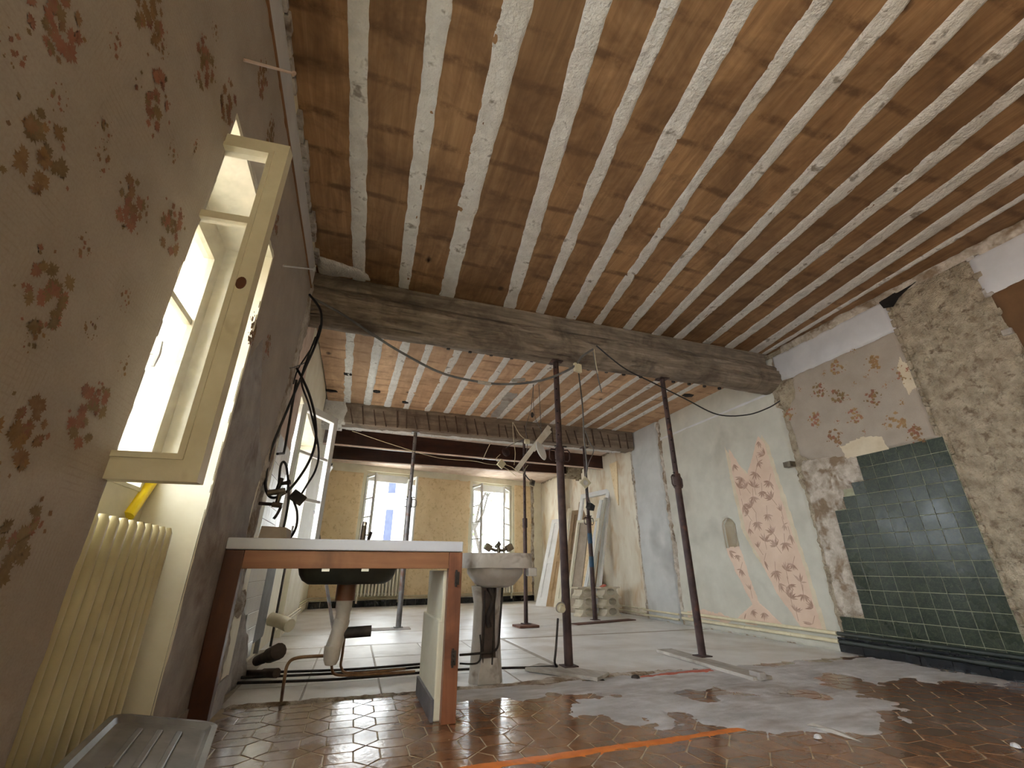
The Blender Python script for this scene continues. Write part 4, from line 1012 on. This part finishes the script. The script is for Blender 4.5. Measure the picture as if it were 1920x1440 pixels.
# splinter and bits on the tiles
sp = MB(); sp.add([(0,0,.0),(.03,-.02,.012),(.06,-.16,.008),(.035,-.27,.0),(.02,-.14,.016),(-.01,-.05,.01)],[(0,1,4,5),(1,2,4),(2,3,4),(0,5,4),(3,0,4),(3,2,1,0)])
tag(sp.build('wood_splinter', M['plank'], None, loc=(2.32,2.16,.004)), 'split wood splinter on the terracotta tiles', 'splinter')
for k,(u,v,s_,lb) in enumerate(((1534,1385,.022,'small white plaster crumb beside the splinter'),(1905,1402,.022,'white plaster crumb at the right edge of the tiles'),(1192,1273,.035,'dark rubble lump at the left end of the red paint mark'),(1098,1266,.03,'dark rubble lump at the foot of the front prop'),(1652,1233,.02,'pale crumb below the dark pipes'))):
    q = P(u,v,z=0); bm_ = MB().lathe([(.001,0),(s_,.0),(s_*.8,s_*.5),(s_*.3,s_*.7),(.001,s_*.72)], 7, 0, None, 1, .7).build('plaster_crumb', M['whiteband'] if 'white' in lb or 'pale' in lb else M['pipe_black'], None, loc=(q.x,q.y,.003)); bm_.rotation_euler=(0,0,k*1.3); tag(bm_, lb, 'rubble')

# ------------------------------------------------------------------ leaning doors and frames
def leaning(name, label, base, w, h, th, lean, rz, parts, mat, cat='door', group=None):
    """local x = width, z = height; leans so the top falls towards +y local"""
    e_ = empty(name, base); e_.rotation_euler = (-lean, 0, rz); tag(e_, label, cat, group)
    for nm, a, b, mt, bv in parts: MB().box(a, b).build(nm, mt or mat, e_, bevel=bv)
    return e_
cw, dw = M['whitepaint'], M['creamwall']
def panel_door(w,h,th):
    pr = [('stile',(0,0,0),(.1,th,h),None,.002),('stile',(w-.1,0,0),(w,th,h),None,.002),('rail',(.1,0,0),(w-.1,th,.18),None,0),('rail',(.1,0,h*.46),(w-.1,th,h*.46+.14),None,0),('rail',(.1,0,h-.11),(w-.1,th,h),None,0)]
    for a,b_ in ((.18,h*.46),(h*.46+.14,h-.11)):
        pr += [('panel',(.1,.012,a),(w*.5-.01,th-.012,b_),None,0),('panel',(w*.5+.01,.012,a),(w-.1,th-.012,b_),None,0),('mullion',(w*.5-.012,.004,a),(w*.5+.012,th-.004,b_),None,0)]
    return pr
lean = .36
d1 = leaning('door_leaf', 'white panelled door leaning first in the stack, china knob on it', (3.92,10.15,0), .72, 2.02, .04, lean, -PI/2+.5, panel_door(.72,2.02,.04), cw, 'door', 'doors leaning on the right wall')
kn = MB().lathe([(.001,0),(.012,0),(.012,.03),(.026,.04),(.03,.055),(.022,.07),(.001,.073)], 14, 0, Matrix.Translation((.66,0,1.0)) @ Matrix.Rotation(PI/2,4,'X')).build('knob', M['whiteplastic'], d1, True)
MB().box((.64,-.004,.93),(.68,.0,1.08)).build('lock_plate', M['dullmetal'], d1)
leaning('door_leaf', 'second door in the leaning stack, brown raw back', (4.05,9.85,0), .74, 2.1, .04, lean*.92, -PI/2+.5, panel_door(.74,2.1,.04), wood_mat('raw_door_wood',[(150,118,80),(176,146,106),(190,164,126)],'z',.5,None,.8,0,.1,False), 'door', 'doors leaning on the right wall')
leaning('door_leaf', 'third door in the leaning stack, thin cream edge', (4.12,9.6,0), .76, 2.2, .04, lean*.85, -PI/2+.5, panel_door(.76,2.2,.04), M['cream'], 'door', 'doors leaning on the right wall')
rawd = wood_mat('aged_door_wood',[(118,96,70),(146,122,92),(166,142,112)],'z',.5,None,.8,0,.1,False)
leaning('door_leaf', 'dark brown door edge fourth in the leaning stack', (4.16,9.35,0), .74, 2.1, .04, lean*.8, -PI/2+.5, panel_door(.74,2.1,.04), rawd, 'door', 'doors leaning on the right wall')
leaning('door_leaf', 'aged brown door behind the cream frame, last of the stack', (4.22,9.1,0), .74, 2.25, .04, lean*.72, -PI/2+.45, panel_door(.74,2.25,.04), rawd, 'door', 'doors leaning on the right wall')
def frame_parts(w,h,t,d): return [('jamb',(0,0,0),(t,d,h),None,.003),('jamb',(w-t,0,0),(w,d,h),None,.003),('head',(t,0,h-t),(w-t,d,h),None,.003),('stop',(t,d*.3,0),(t+.02,d*.6,h-t),None,0),('stop',(w-t-.02,d*.3,0),(w-t,d*.6,h-t),None,0)]
leaning('door_frame', 'cream door frame leaning behind the blue-taped prop', (3.85,8.45,0), .62, 1.75, .05, .27, -PI/2+.35, frame_parts(.62,1.75,.05,.07)+[('backing_board',(.05,.05,.02),(.3,.06,1.7),M['cardboard'],0),('backing_board',(.32,.05,.02),(.57,.06,1.7),M['orange'],0)], M['cream'], 'door frame')
leaning('door_frame', 'tall white door frame leaning highest in the stack', (4.05,8.85,0), .95, 2.3, .1, .24, -PI/2+.2, frame_parts(.95,2.35,.1,.05), M['whitepaint'], 'door frame')
for k,(x,y,h_,lb,mt) in enumerate(((4.1,8.12,2.15,'white fluted architrave board nearest the prop',M['whitepaint']),(4.12,7.99,2.18,'grey moulding board leaning beside the fluted architrave',M['greypaint']))):
    leaning('architrave', lb, (x-.12,y,0), .1, h_, .04, .3, -PI/2+.1, [('board',(0,0,0),(.1,.035,h_),None,.003),('bead',(.03,-.008,0),(.045,0,h_),None,0),('bead',(.06,-.008,0),(.075,0,h_),None,0)], mt, 'moulding')

# ------------------------------------------------------------------ hollow blocks by the wall
def u_block():
    m = MB(); L = .20
    outer = [(-.15,0),(.15,0),(.15,.012),(.115,.04),(.10,.085),(.115,.1),(.17,.105),(.17,.12),(-.17,.12),(-.17,.105),(-.115,.1),(-.10,.085),(-.115,.04),(-.15,.012)]
    n = len(outer); inner = [(.075*math.cos(2*PI*j/n-PI/2-.1), .06+.045*math.sin(2*PI*j/n-PI/2-.1)) for j in range(n)]
    vs=[];fs=[]
    for yy_ in (-L/2,L/2):
        vs += [(a,yy_,b) for a,b in outer] + [(a,yy_,b) for a,b in inner]
    for s_ in (0,2*n):
        for j in range(n): fs.append((s_+j,s_+(j+1)%n,s_+n+(j+1)%n,s_+n+j))
    for j in range(n):
        fs.append((j,(j+1)%n,2*n+(j+1)%n,2*n+j)); fs.append((n+j,n+(j+1)%n,3*n+(j+1)%n,3*n+j))
    return m.add(vs,fs)
ub = u_block().build('hollow_block', M['block']); ubm = ub.data; bpy.data.objects.remove(ub)
bl = [((3.87,7.64,.005),.12,'hollow beige block at the bottom left of the stack'),((4.29,7.57,.005),.1,'hollow beige block at the bottom right of the stack'),((3.88,7.64,.157),.12,'hollow beige block in the middle row, left'),((4.3,7.58,.157),.14,'hollow beige block in the middle row, right'),((4.28,7.57,.309),.08,'hollow beige block lying on top of the stack, right'),((3.87,7.66,.309),.16,'hollow beige block on top of the stack, left, beside a red shard')]
for loc, rz, lb in bl:
    o = inst(ubm, 'hollow_block', loc, None, (0,0,rz), (1.15,1.2,1.25)); tag(o, lb, 'block', 'hollow blocks stacked by the cream wall')
rs_ = MB().box((-.05,-.04,0),(.05,.04,.02)).build('red_shard', M['redpaint'], None, bevel=.004, loc=(4.2,7.55,.465)); rs_.rotation_euler=(0,-.35,.3); tag(rs_, 'red brick shard on top of the block stack', 'brick')

# ------------------------------------------------------------------ cables and hanging wiring
def cable(label, pts, r=.008, mat='blackplastic', cat='cable', sm=True, group=None, nm='cable'):
    o = MB().tube(smooth_path(pts, 7) if sm else pts, r, 8).build(nm, M[mat], None, True); return tag(o, label, cat, group)
def PP(lst, y): return [P(u, v, y=y if not callable(y) else y(u)) for u, v in lst]
cable('thick dark cable drooping along the front of the log beam', PP([(588,560),(640,588),(700,628),(760,665),(830,700),(905,717),(960,720),(1020,712),(1072,690),(1092,668),(1112,655)], 3.46), .011, 'greycable')
cable('thin dark cable swagging from the beam to the right wall', [P(u,v,y=3.48) for u,v in ((1118,648),(1170,690),(1225,718),(1285,748),(1345,777),(1400,778),(1440,765))]+[P(1462,752,x=4.6)], .007)
cable('black cable falling from the left end of the log beam in a long loop', PP([(580,552),(600,580),(602,612),(590,650),(568,700),(538,770),(508,845),(498,900),(503,928),(520,932),(548,912),(578,868),(592,825),(590,780),(580,740),(566,708),(556,690)], 3.3), .009)
cable('second black cable hanging in a loop left of the dark beams', PP([(592,632),(570,690),(566,720),(580,762),(597,840),(592,880),(575,910),(566,925)], 3.3), .007)
cable('black hose looping down behind the worktop', PP([(523,905),(526,875),(532,866),(538,880),(541,930),(536,970),(531,995),(536,1007),(546,1006),(556,985),(557,960),(551,940)], 3.25), .008)
cable('grey wire loop above the white wall tiles', PP([(562,600),(545,660),(530,682),(545,690),(575,678),(580,665)], 3.35), .004, 'greycable')
cable('black cable draped under the beam by the tiles', PP([(600,610),(588,645),(560,690),(550,720)], 3.36), .005)
cable('grey pipe with a bent foot on the white wall tiles', [P(556,712,x=-.66),P(535,835,x=-.66),P(532,850,x=-.66),P(520,851,x=-.67)], .010, 'pipe_black', 'pipe', False, nm='gas_pipe')
jb = MB().box((-.045,-.03,-.035),(.045,.03,.035)).build('junction_box', M['pipe_black'], None, bevel=.006, loc=P(558,933,y=3.27)); jb.rotation_euler=(.3,.5,.4); tag(jb, 'dark open junction box dangling left above the worktop', 'junction box')
# mixer valve group on the tiles
mv = empty('wall_mixer', P(518,925,y=3.24)); tag(mv, 'old brass wall mixer valve above the left end of the worktop', 'tap')
MB().tube([(-.05,0,0),(.05,0,.02)], .02, 10).build('mixer_body', M['dullmetal'], mv, True)
MB().tube([(0,0,.0),(.015,0,.1)], .014, 10).build('riser', M['pipe_black'], mv, True)
MB().tube([(.01,0,.06),(.07,-.01,.075)], .013, 10, rs=[.009,.017]).build('handle', M['pipe_black'], mv, True)
MB().tube([(-.01,0,-.07),(.05,0,-.075)], .018, 10).build('lower_body', M['dullmetal'], mv, True)
MB().tube([(.0,0,-.07),(-.09,.02,-.065)], .011, 10).build('wall_union', M['pipe_black'], mv, True)
MB().tube([(.02,0,.0),(.015,0,-.08)], .014, 8).build('link_pipe', M['dullmetal'], mv, True)
MB().tube(smooth_path([(.045,0,-.08),(.03,0,-.13),(.015,0,-.16)]), .009, 8, rs=None).build('drip_spout', M['pipe_black'], mv, True)
MB().tube([(.03,-.02,.03),(.075,-.03,-.02)], .028, 12, rs=[.026,.022]).build('clear_cup', M['glass2'], mv, True)
# hanging bundle in the middle bay
Y0 = 5.2
hl = MB(); a, b_ = P(1030,800,y=Y0), P(968,882,y=Y0); hl.bar(a, b_, .06, .02, up=(0,1,0)); hl.bar(a+Vector((.03,.03,-.05)), a.lerp(b_,.55)+Vector((.04,.03,.0)), .035, .02, up=(0,1,0)); tag(hl.build('hanging_lath', M['white_lath'], None), 'white wooden lath dangling crooked from wires', 'lath')
cv = MB().lathe([(.001,-.008),(.09,-.008),(.105,0),(.1,.012),(.001,.016)], 24, 0, Matrix.Translation(P(1014,845,y=Y0-.05)) @ Euler((1.15,.35,.5)).to_matrix().to_4x4(), 1.0, 1.45).build('round_cover', M['whiteplastic'], None, True); tag(cv, 'white oval lamp cover hanging by the lath', 'lamp cover')
wires = [('pale twin wire fanning out to the left of the dangling lath', [(962,792),(975,815),(989,826)]),('pale wire hanging straight to the left of the lath', [(961,792),(963,825),(966,850),(964,872)]),('thin wires tying the lath up to the beam', [(1003,690),(998,745),(995,770),(986,800),(989,826)]),('wire strand crossing behind the lath', [(1000,690),(1001,770),(1012,802),(1016,806)]),('wire looping to the small round lamp rose', [(985,822),(962,832),(948,840)]),('short wire hanging beside the front prop', [(1008,690),(1012,750),(1015,820)]),('tangled pale wire below the round rose', [(938,852),(930,862),(945,870),(960,876),(968,884)]),('pale cable strung from the hewn beam to the lamp rose', [(660,808),(740,835),(820,858),(885,864),(915,870),(937,872)])]
wires += [('pale short wire curling right of the lath foot', [(970,884),(980,888),(984,880),(990,872)]),('pale wire sagging left towards the stained beam', [(905,862),(915,840),(920,830)]),('grey wire running down beside the thin prop', [(989,832),(986,860),(985,885),(984,893)]),('pale wire tail below the beige scrap', [(942,875),(952,880),(962,888),(968,893)])]
for lb, pts in wires: cable(lb, PP(pts, Y0 if 'strung' not in lb else 6.74), .004, 'beigeplastic' if 'pale' in lb else 'greycable', 'wire', nm='wire')
rsx = MB().lathe([(.001,0),(.055,0),(.058,.012),(.04,.022),(.001,.024)], 18, 0, Matrix.Translation(P(948,848,y=Y0)) @ Euler((1.4,0,.3)).to_matrix().to_4x4()).build('lamp_rose', M['steelprop'], None, True); tag(rsx, 'small dark round lamp rose hung among wires', 'lamp rose')
jn = MB().lathe([(.001,-.03),(.03,-.03),(.036,0),(.03,.03),(.001,.03)], 12, 0, Matrix.Translation(P(988,828,y=Y0)) @ Euler((0,1.5,0)).to_matrix().to_4x4()).build('wire_connector', M['beigeplastic'], None, True); tag(jn, 'cream wire connector where the hanging wires meet', 'connector')
kn_ = MB().lathe([(.001,-.04),(.016,-.03),(.024,0),(.016,.03),(.001,.04)], 9, 0, Matrix.Translation(P(998,778,y=Y0))).build('wire_knot', M['pipe_black'], None); tag(kn_, 'knot of dark wire above the dangling lath', 'wire')
for k,(u,v,y,lb) in enumerate(((1097,905,4.6,'cream square wall socket dangling before the blue-taped prop'),(998,905,6.55,'grey socket pair hanging beside the thin prop'),(940,870,5.2,'beige junction scrap hanging left of the lath'),(1083,690,3.47,'beige junction box under the log beam'))):
    e_ = empty('socket', P(u,v,y=y)); tag(e_, lb, 'socket'); e_.rotation_euler=((.3,.75,.1),(.1,.2,.4),(.2,.6,.3),(0,0,.3))[k]
    s_ = .052 if k == 0 else .045
    MB().box((-s_,-.015,-s_),(s_,.015,s_)).build('socket_plate', M['beigeplastic' if k in (0,2,3) else 'dullmetal'], e_, bevel=.005)
    if k < 2: MB().lathe([(.001,0),(.026,0),(.03,.008),(.022,.012),(.001,.004)], 16, 0, Matrix.Translation((0,-.014,0)) @ Matrix.Rotation(PI/2,4,'X')).build('socket_well', M['dustywhite' if k == 0 else 'pipe_black'], e_, True)
cable('short black tie holding the grey socket pair to the thin prop', PP([(985,890),(990,897),(997,903)], 6.59), .008)
cable('grey cable hanging down to the cream socket', PP([(1085,700),(1092,760),(1095,820),(1100,870),(1098,893)], 4.6), .009, 'greycable')
cable('thin cable kinked beside the hanging grey cable', PP([(1097,808),(1106,830),(1113,845),(1104,868),(1098,895)], 4.6), .006, 'greycable')
cable('black cable dropping from the cream socket to the clamp on the taped prop', PP([(1099,915),(1104,935),(1107,945)], 6.7), .008)
cable('frayed wire stub hanging under the log beam', PP([(1112,660),(1118,690),(1122,712),(1128,735)], 3.6), .006, 'greycable')
cable('pale frayed wire under the log beam', PP([(1114,655),(1117,680),(1121,700)], 3.58), .005, 'beigeplastic')
for k,(u,v,lb) in enumerate(((908,718,'beige tape joint on the drooping cable, left'),(972,715,'beige tape joint on the drooping cable, right'))):
    o = MB().tube([P(u-12,v-2,y=3.455),P(u+12,v+(2 if k==0 else -3),y=3.455)], .017, 8).build('cable_joint', M['plank'], None, True); tag(o, lb, 'cable joint')
# black device clamped to taped prop and round socket on front prop
dv = MB().box((-.06,-.05,-.05),(.06,.05,.05)).build('clamp_socket', M['blackplastic'], None, bevel=.01, loc=P(1107,950,y=6.83)); dv.rotation_euler=(.2,.3,.5); tag(dv, 'black socket block strapped to the taped prop', 'socket')
ps = empty('prop_socket', P(1050,1138,y=3.72)); tag(ps, 'round cream socket tied low on the front prop', 'socket')
MB().lathe([(.001,0),(.036,0),(.036,.025),(.028,.03),(.026,.055),(.001,.055)], 18, 0, Matrix.Rotation(PI/2+.3,4,'X')).build('socket_body', M['beigeplastic'], ps, True)
MB().lathe([(.04,.002),(.044,.008),(.04,.014)], 18, 0, Matrix.Rotation(PI/2+.3,4,'X')).build('strap', M['plank'], ps, True)
# wall bracket and flap on the right-hand scar
ib = MB().box((-.05,-.04,-.03),(.03,.05,.03)).build('iron_bracket', M['dullmetal'], None, loc=P(1482,871,x=4.59)); tag(ib, 'short iron bracket sticking out of the broken plaster', 'bracket')

# ------------------------------------------------------------------ other small things
for k,(a,b,lb) in enumerate((((456,112),(548,137),'upper white curtain hook rod on the near left wall'),((530,498),(588,505),'lower white curtain hook rod near the log beam'))):
    e_ = empty('curtain_hook', P(*a, x=XL)); tag(e_, lb, 'hook')
    p0 = P(*a, x=XL+.005); p1 = P(*b, x=XL+.06) if k == 0 else P(*b, x=XL+.04)
    mt = 'pinkplaster' if k == 0 else 'whiteplastic'
    loc = e_.location.copy()
    MB().tube([p0-loc, p1-loc], .006, 8).build('rod', M[mt], e_, True)
    d = (p1-p0).normalized(); s_ = d.orthogonal().normalized(); c_ = p1-loc+d*.02
    ring = [c_+(d*math.cos(t)+Vector((0,.3,1)).normalized()*math.sin(t))*.02 for t in np.linspace(0,2*PI,14)]
    MB().tube(ring, .006, 8).build('ring', M[mt], e_, True)
# plastic tub in the corner
tb = empty('plastic_tub', (-.455,1.665,0)); tb.rotation_euler=(0,0,.15); tag(tb, 'grey plastic tub with a ridged lid by the near radiator', 'tub')
def rrect(w_, l_, r_, n=5):
    o_=[]
    for cx,cy,a0 in ((w_-r_,l_-r_,0),(-w_+r_,l_-r_,PI/2),(-w_+r_,-l_+r_,PI),(w_-r_,-l_+r_,1.5*PI)):
        for j in range(n+1):
            t=a0+PI/2*j/n; o_.append((cx+r_*math.cos(t),cy+r_*math.sin(t)))
    return o_
tubm = N('grey_plastic'); tubm.color(tubm.ramp(tubm.noise(tubm.coords(),8,6),[(.3,lin((84,80,74))),(.7,lin((122,116,108)))])); tubm.rough(.35)
def loft(rings, name, mat, parent, capbot=True, captop=True):
    vs=[];fs=[];n=len(rings[0][0])
    for pl,z in rings: vs += [(x,y,z) for x,y in pl]
    for i in range(len(rings)-1):
        for j in range(n): fs.append((i*n+j,i*n+(j+1)%n,(i+1)*n+(j+1)%n,(i+1)*n+j))
    if capbot: fs.append(tuple(range(n))[::-1])
    if captop: fs.append(tuple((len(rings)-1)*n+j for j in range(n)))
    return MB().add(vs,fs).build(name, mat, parent, True)
loft([(rrect(.10,.2,.04),0),(rrect(.12,.225,.05),.285)], 'tub_body', M['pipe_black'], tb)
lid = loft([(rrect(.14,.245,.05),-.025),(rrect(.145,.25,.05),-.01),(rrect(.144,.249,.05),.0),(rrect(.128,.232,.045),.0),(rrect(.118,.22,.04),-.012)], 'tub_lid', tubm.m, tb); lid.location = (0,0,.325); lid.rotation_euler = (0,.2,0)
for x in (-.05,.0,.05): MB().box((x-.008,-.15,-.014),(x+.008,.15,-.006)).build('lid_ridge', tubm.m, lid, bevel=.003)
# yellow tube on the window sill
yt = MB().tube([P(238,968,x=-.875),P(305,872,x=-.875)], .024, 12).build('yellow_tube', M['yellow'], None, True); tag(yt, 'bright yellow tube sticking up behind the near radiator', 'tube')
# lamp head and antenna outside the near window
dh = empty('outdoor_lamp', (-1.9,3.35,1.35)); tag(dh, 'white domed outdoor lamp beyond the near window', 'lamp')
MB().lathe([(.001,.22),(.05,.215),(.06,.16),(.16,.12),(.24,.04),(.25,0),(.24,-.02),(.001,-.03)], 24).build('dome', M['whiteplastic'], dh, True)
MB().tube([(0,0,.2),(-.1,.25,.35),(-.3,.6,.35)], .02, 8).build('arm', M['greypanel'], dh, True)
# wall light beyond second window
wlp = empty('wall_light', P(600,912,y=7.0)); tag(wlp, 'slim white strip light on the left wall by the far corner', 'light fitting')
pA = Vector((0,0,0)); pB = P(622,874,y=6.7)-P(600,912,y=7.0)
MB().bar(pA, pB, .03, .05).build('housing', M['whiteplastic'], wlp); MB().bar(pA+Vector((0,-.02,.03)), pB+Vector((0,-.02,.03)), .02, .02).build('end_trim', M['blackplastic'], wlp)
sb = MB().bar((-.12,6.35,.0),(-.60,6.6,1.47),.06,.012).build('steel_bar', M['propgrey'], None); tag(sb, 'grey flat steel bar leaning on the left wall behind the sink', 'bar')
# broken clay pipes low on the left wall
for k,(p0,p1,r_,lb) in enumerate((((-.66,4.62,.06),(-.47,4.25,.17),.055,'broken dark clay pipe end on the floor by the left wall'),((-.68,4.3,.03),(-.43,4.0,.07),.03,'thin broken dark pipe lying by the left wall'))):
    p0,p1=Vector(p0),Vector(p1)
    o=MB().tube([p0,p0.lerp(p1,.55),p0.lerp(p1,.6),p1], r_, 12, rs=[r_*.7,r_*.75,r_,r_*1.05]).build('clay_pipe', M['ceramicdark'], None, True); tag(o, lb, 'pipe')
o=MB().tube(smooth_path([(-.72,5.35,.30),(-.62,5.3,.28),(-.52,5.2,.25)]), .06, 14).build('drain_elbow', M['beigeplastic'], None, True); tag(o, 'beige drain elbow sticking out of the left wall', 'pipe')
pipe('iron_pipe', [(-.715,5.68,1.2),(-.715,5.68,.3),(-.715,5.68,.02)], .012, M['pipe_black'], 'thin vertical pipe on the left wall beside the red brick scar')

# ------------------------------------------------------------------ outside
gd = MB().box((-30,12.2,-3.6),(40,60,-3.4)).build('floor_street', M['outground']); struct(gd, 'bright street outside the far windows')
gd2 = MB().box((-30,-12,-3.6),(-1.3,12.2,-3.4)).build('floor_yard', M['outground']); struct(gd2, 'bright yard outside the left windows')
bd = empty('townhouse', (0,22,-3.4)); tag(bd, 'white townhouse with grey-blue shutters across the street', 'building')
MB().box((-6,0,0),(3.6,6,12)).build('wall', M['facade'], bd)
for x,z,h_ in ((1.0,4.2,2.6),(1.0,7.4,1.6),(-2.2,4.2,2.6),(-2.2,7.4,1.6)):
    f = MB().box((x,-.06,z),(x+.9,.0,z+h_)).build('window', M['whitepaint'], bd); 
    MB().box((x+.08,-.09,z+.08),(x+.42,-.05,z+h_-.08)).build('shutter', M['facadedark'], f); MB().box((x+.48,-.09,z+.08),(x+.82,-.05,z+h_-.08)).build('pane', M['greypanel'], f)
MB().tube([(2.6,-.1,0),(2.6,-.1,12)], .06, 8).build('downpipe', M['greypanel'], bd)
for z in (5.1,): 
    MB().box((.6,-.5,z-.02),(2.3,-.47,z)).build('railing', M['greypanel'], bd)
    for k in range(14): MB().box((.62+k*.128,-.5,z-.9),(.635+k*.128,-.48,z)).build('baluster', M['greypanel'], bd)
tree = empty('tree', (4.45,15.6,-3.4)); tag(tree, 'pale leafy tree outside the far right window', 'tree')
m = MB(); random.seed(5); tips = []
def grow(p, d, L, r, dep):
    q_ = p + d*L; m.tube([p, p.lerp(q_,.5)+Vector((random.uniform(-.1,.1),random.uniform(-.1,.1),0)), q_], r, 6, rs=[r,r*.85,r*.7])
    tips.append(q_)
    if dep == 0: return
    for k in range(3 if dep > 2 else 2):
        nd = (d + Vector((random.uniform(-.8,.8),random.uniform(-.5,.5),random.uniform(-.15,.7)))).normalized()
        grow(q_, nd, L*random.uniform(.6,.85), r*.62, dep-1)
grow(Vector((0,0,0)), Vector((.05,0,1)), 3.2, .14, 5)
m.build('trunk', M['bark'], tree)
m = MB()
for t_ in tips[6:]:
    for k in range(16):
        c_ = t_+Vector((random.gauss(0,.3),random.gauss(0,.3),random.gauss(0,.3))); L = random.uniform(.08,.22); a_ = Euler((random.uniform(0,6),random.uniform(0,6),0)).to_matrix()
        m.add([c_+a_@Vector(v) for v in ((0,0,0),(L*.35,.02,L*.45),(0,0,L),(-L*.35,.02,L*.45))], [(0,1,2),(0,2,3)])
stuff(m.build('foliage', M['leaf'], tree))
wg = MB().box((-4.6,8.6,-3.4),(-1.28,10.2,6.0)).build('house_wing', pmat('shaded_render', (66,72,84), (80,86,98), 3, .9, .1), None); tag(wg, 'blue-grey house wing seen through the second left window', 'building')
nb_ = MB().box((-7.5,-6,-3.4),(-6.5,10,.8)).build('neighbour_wall', M['pinkwall'], None); tag(nb_, 'low pinkish neighbouring wall beyond the near window', 'wall')
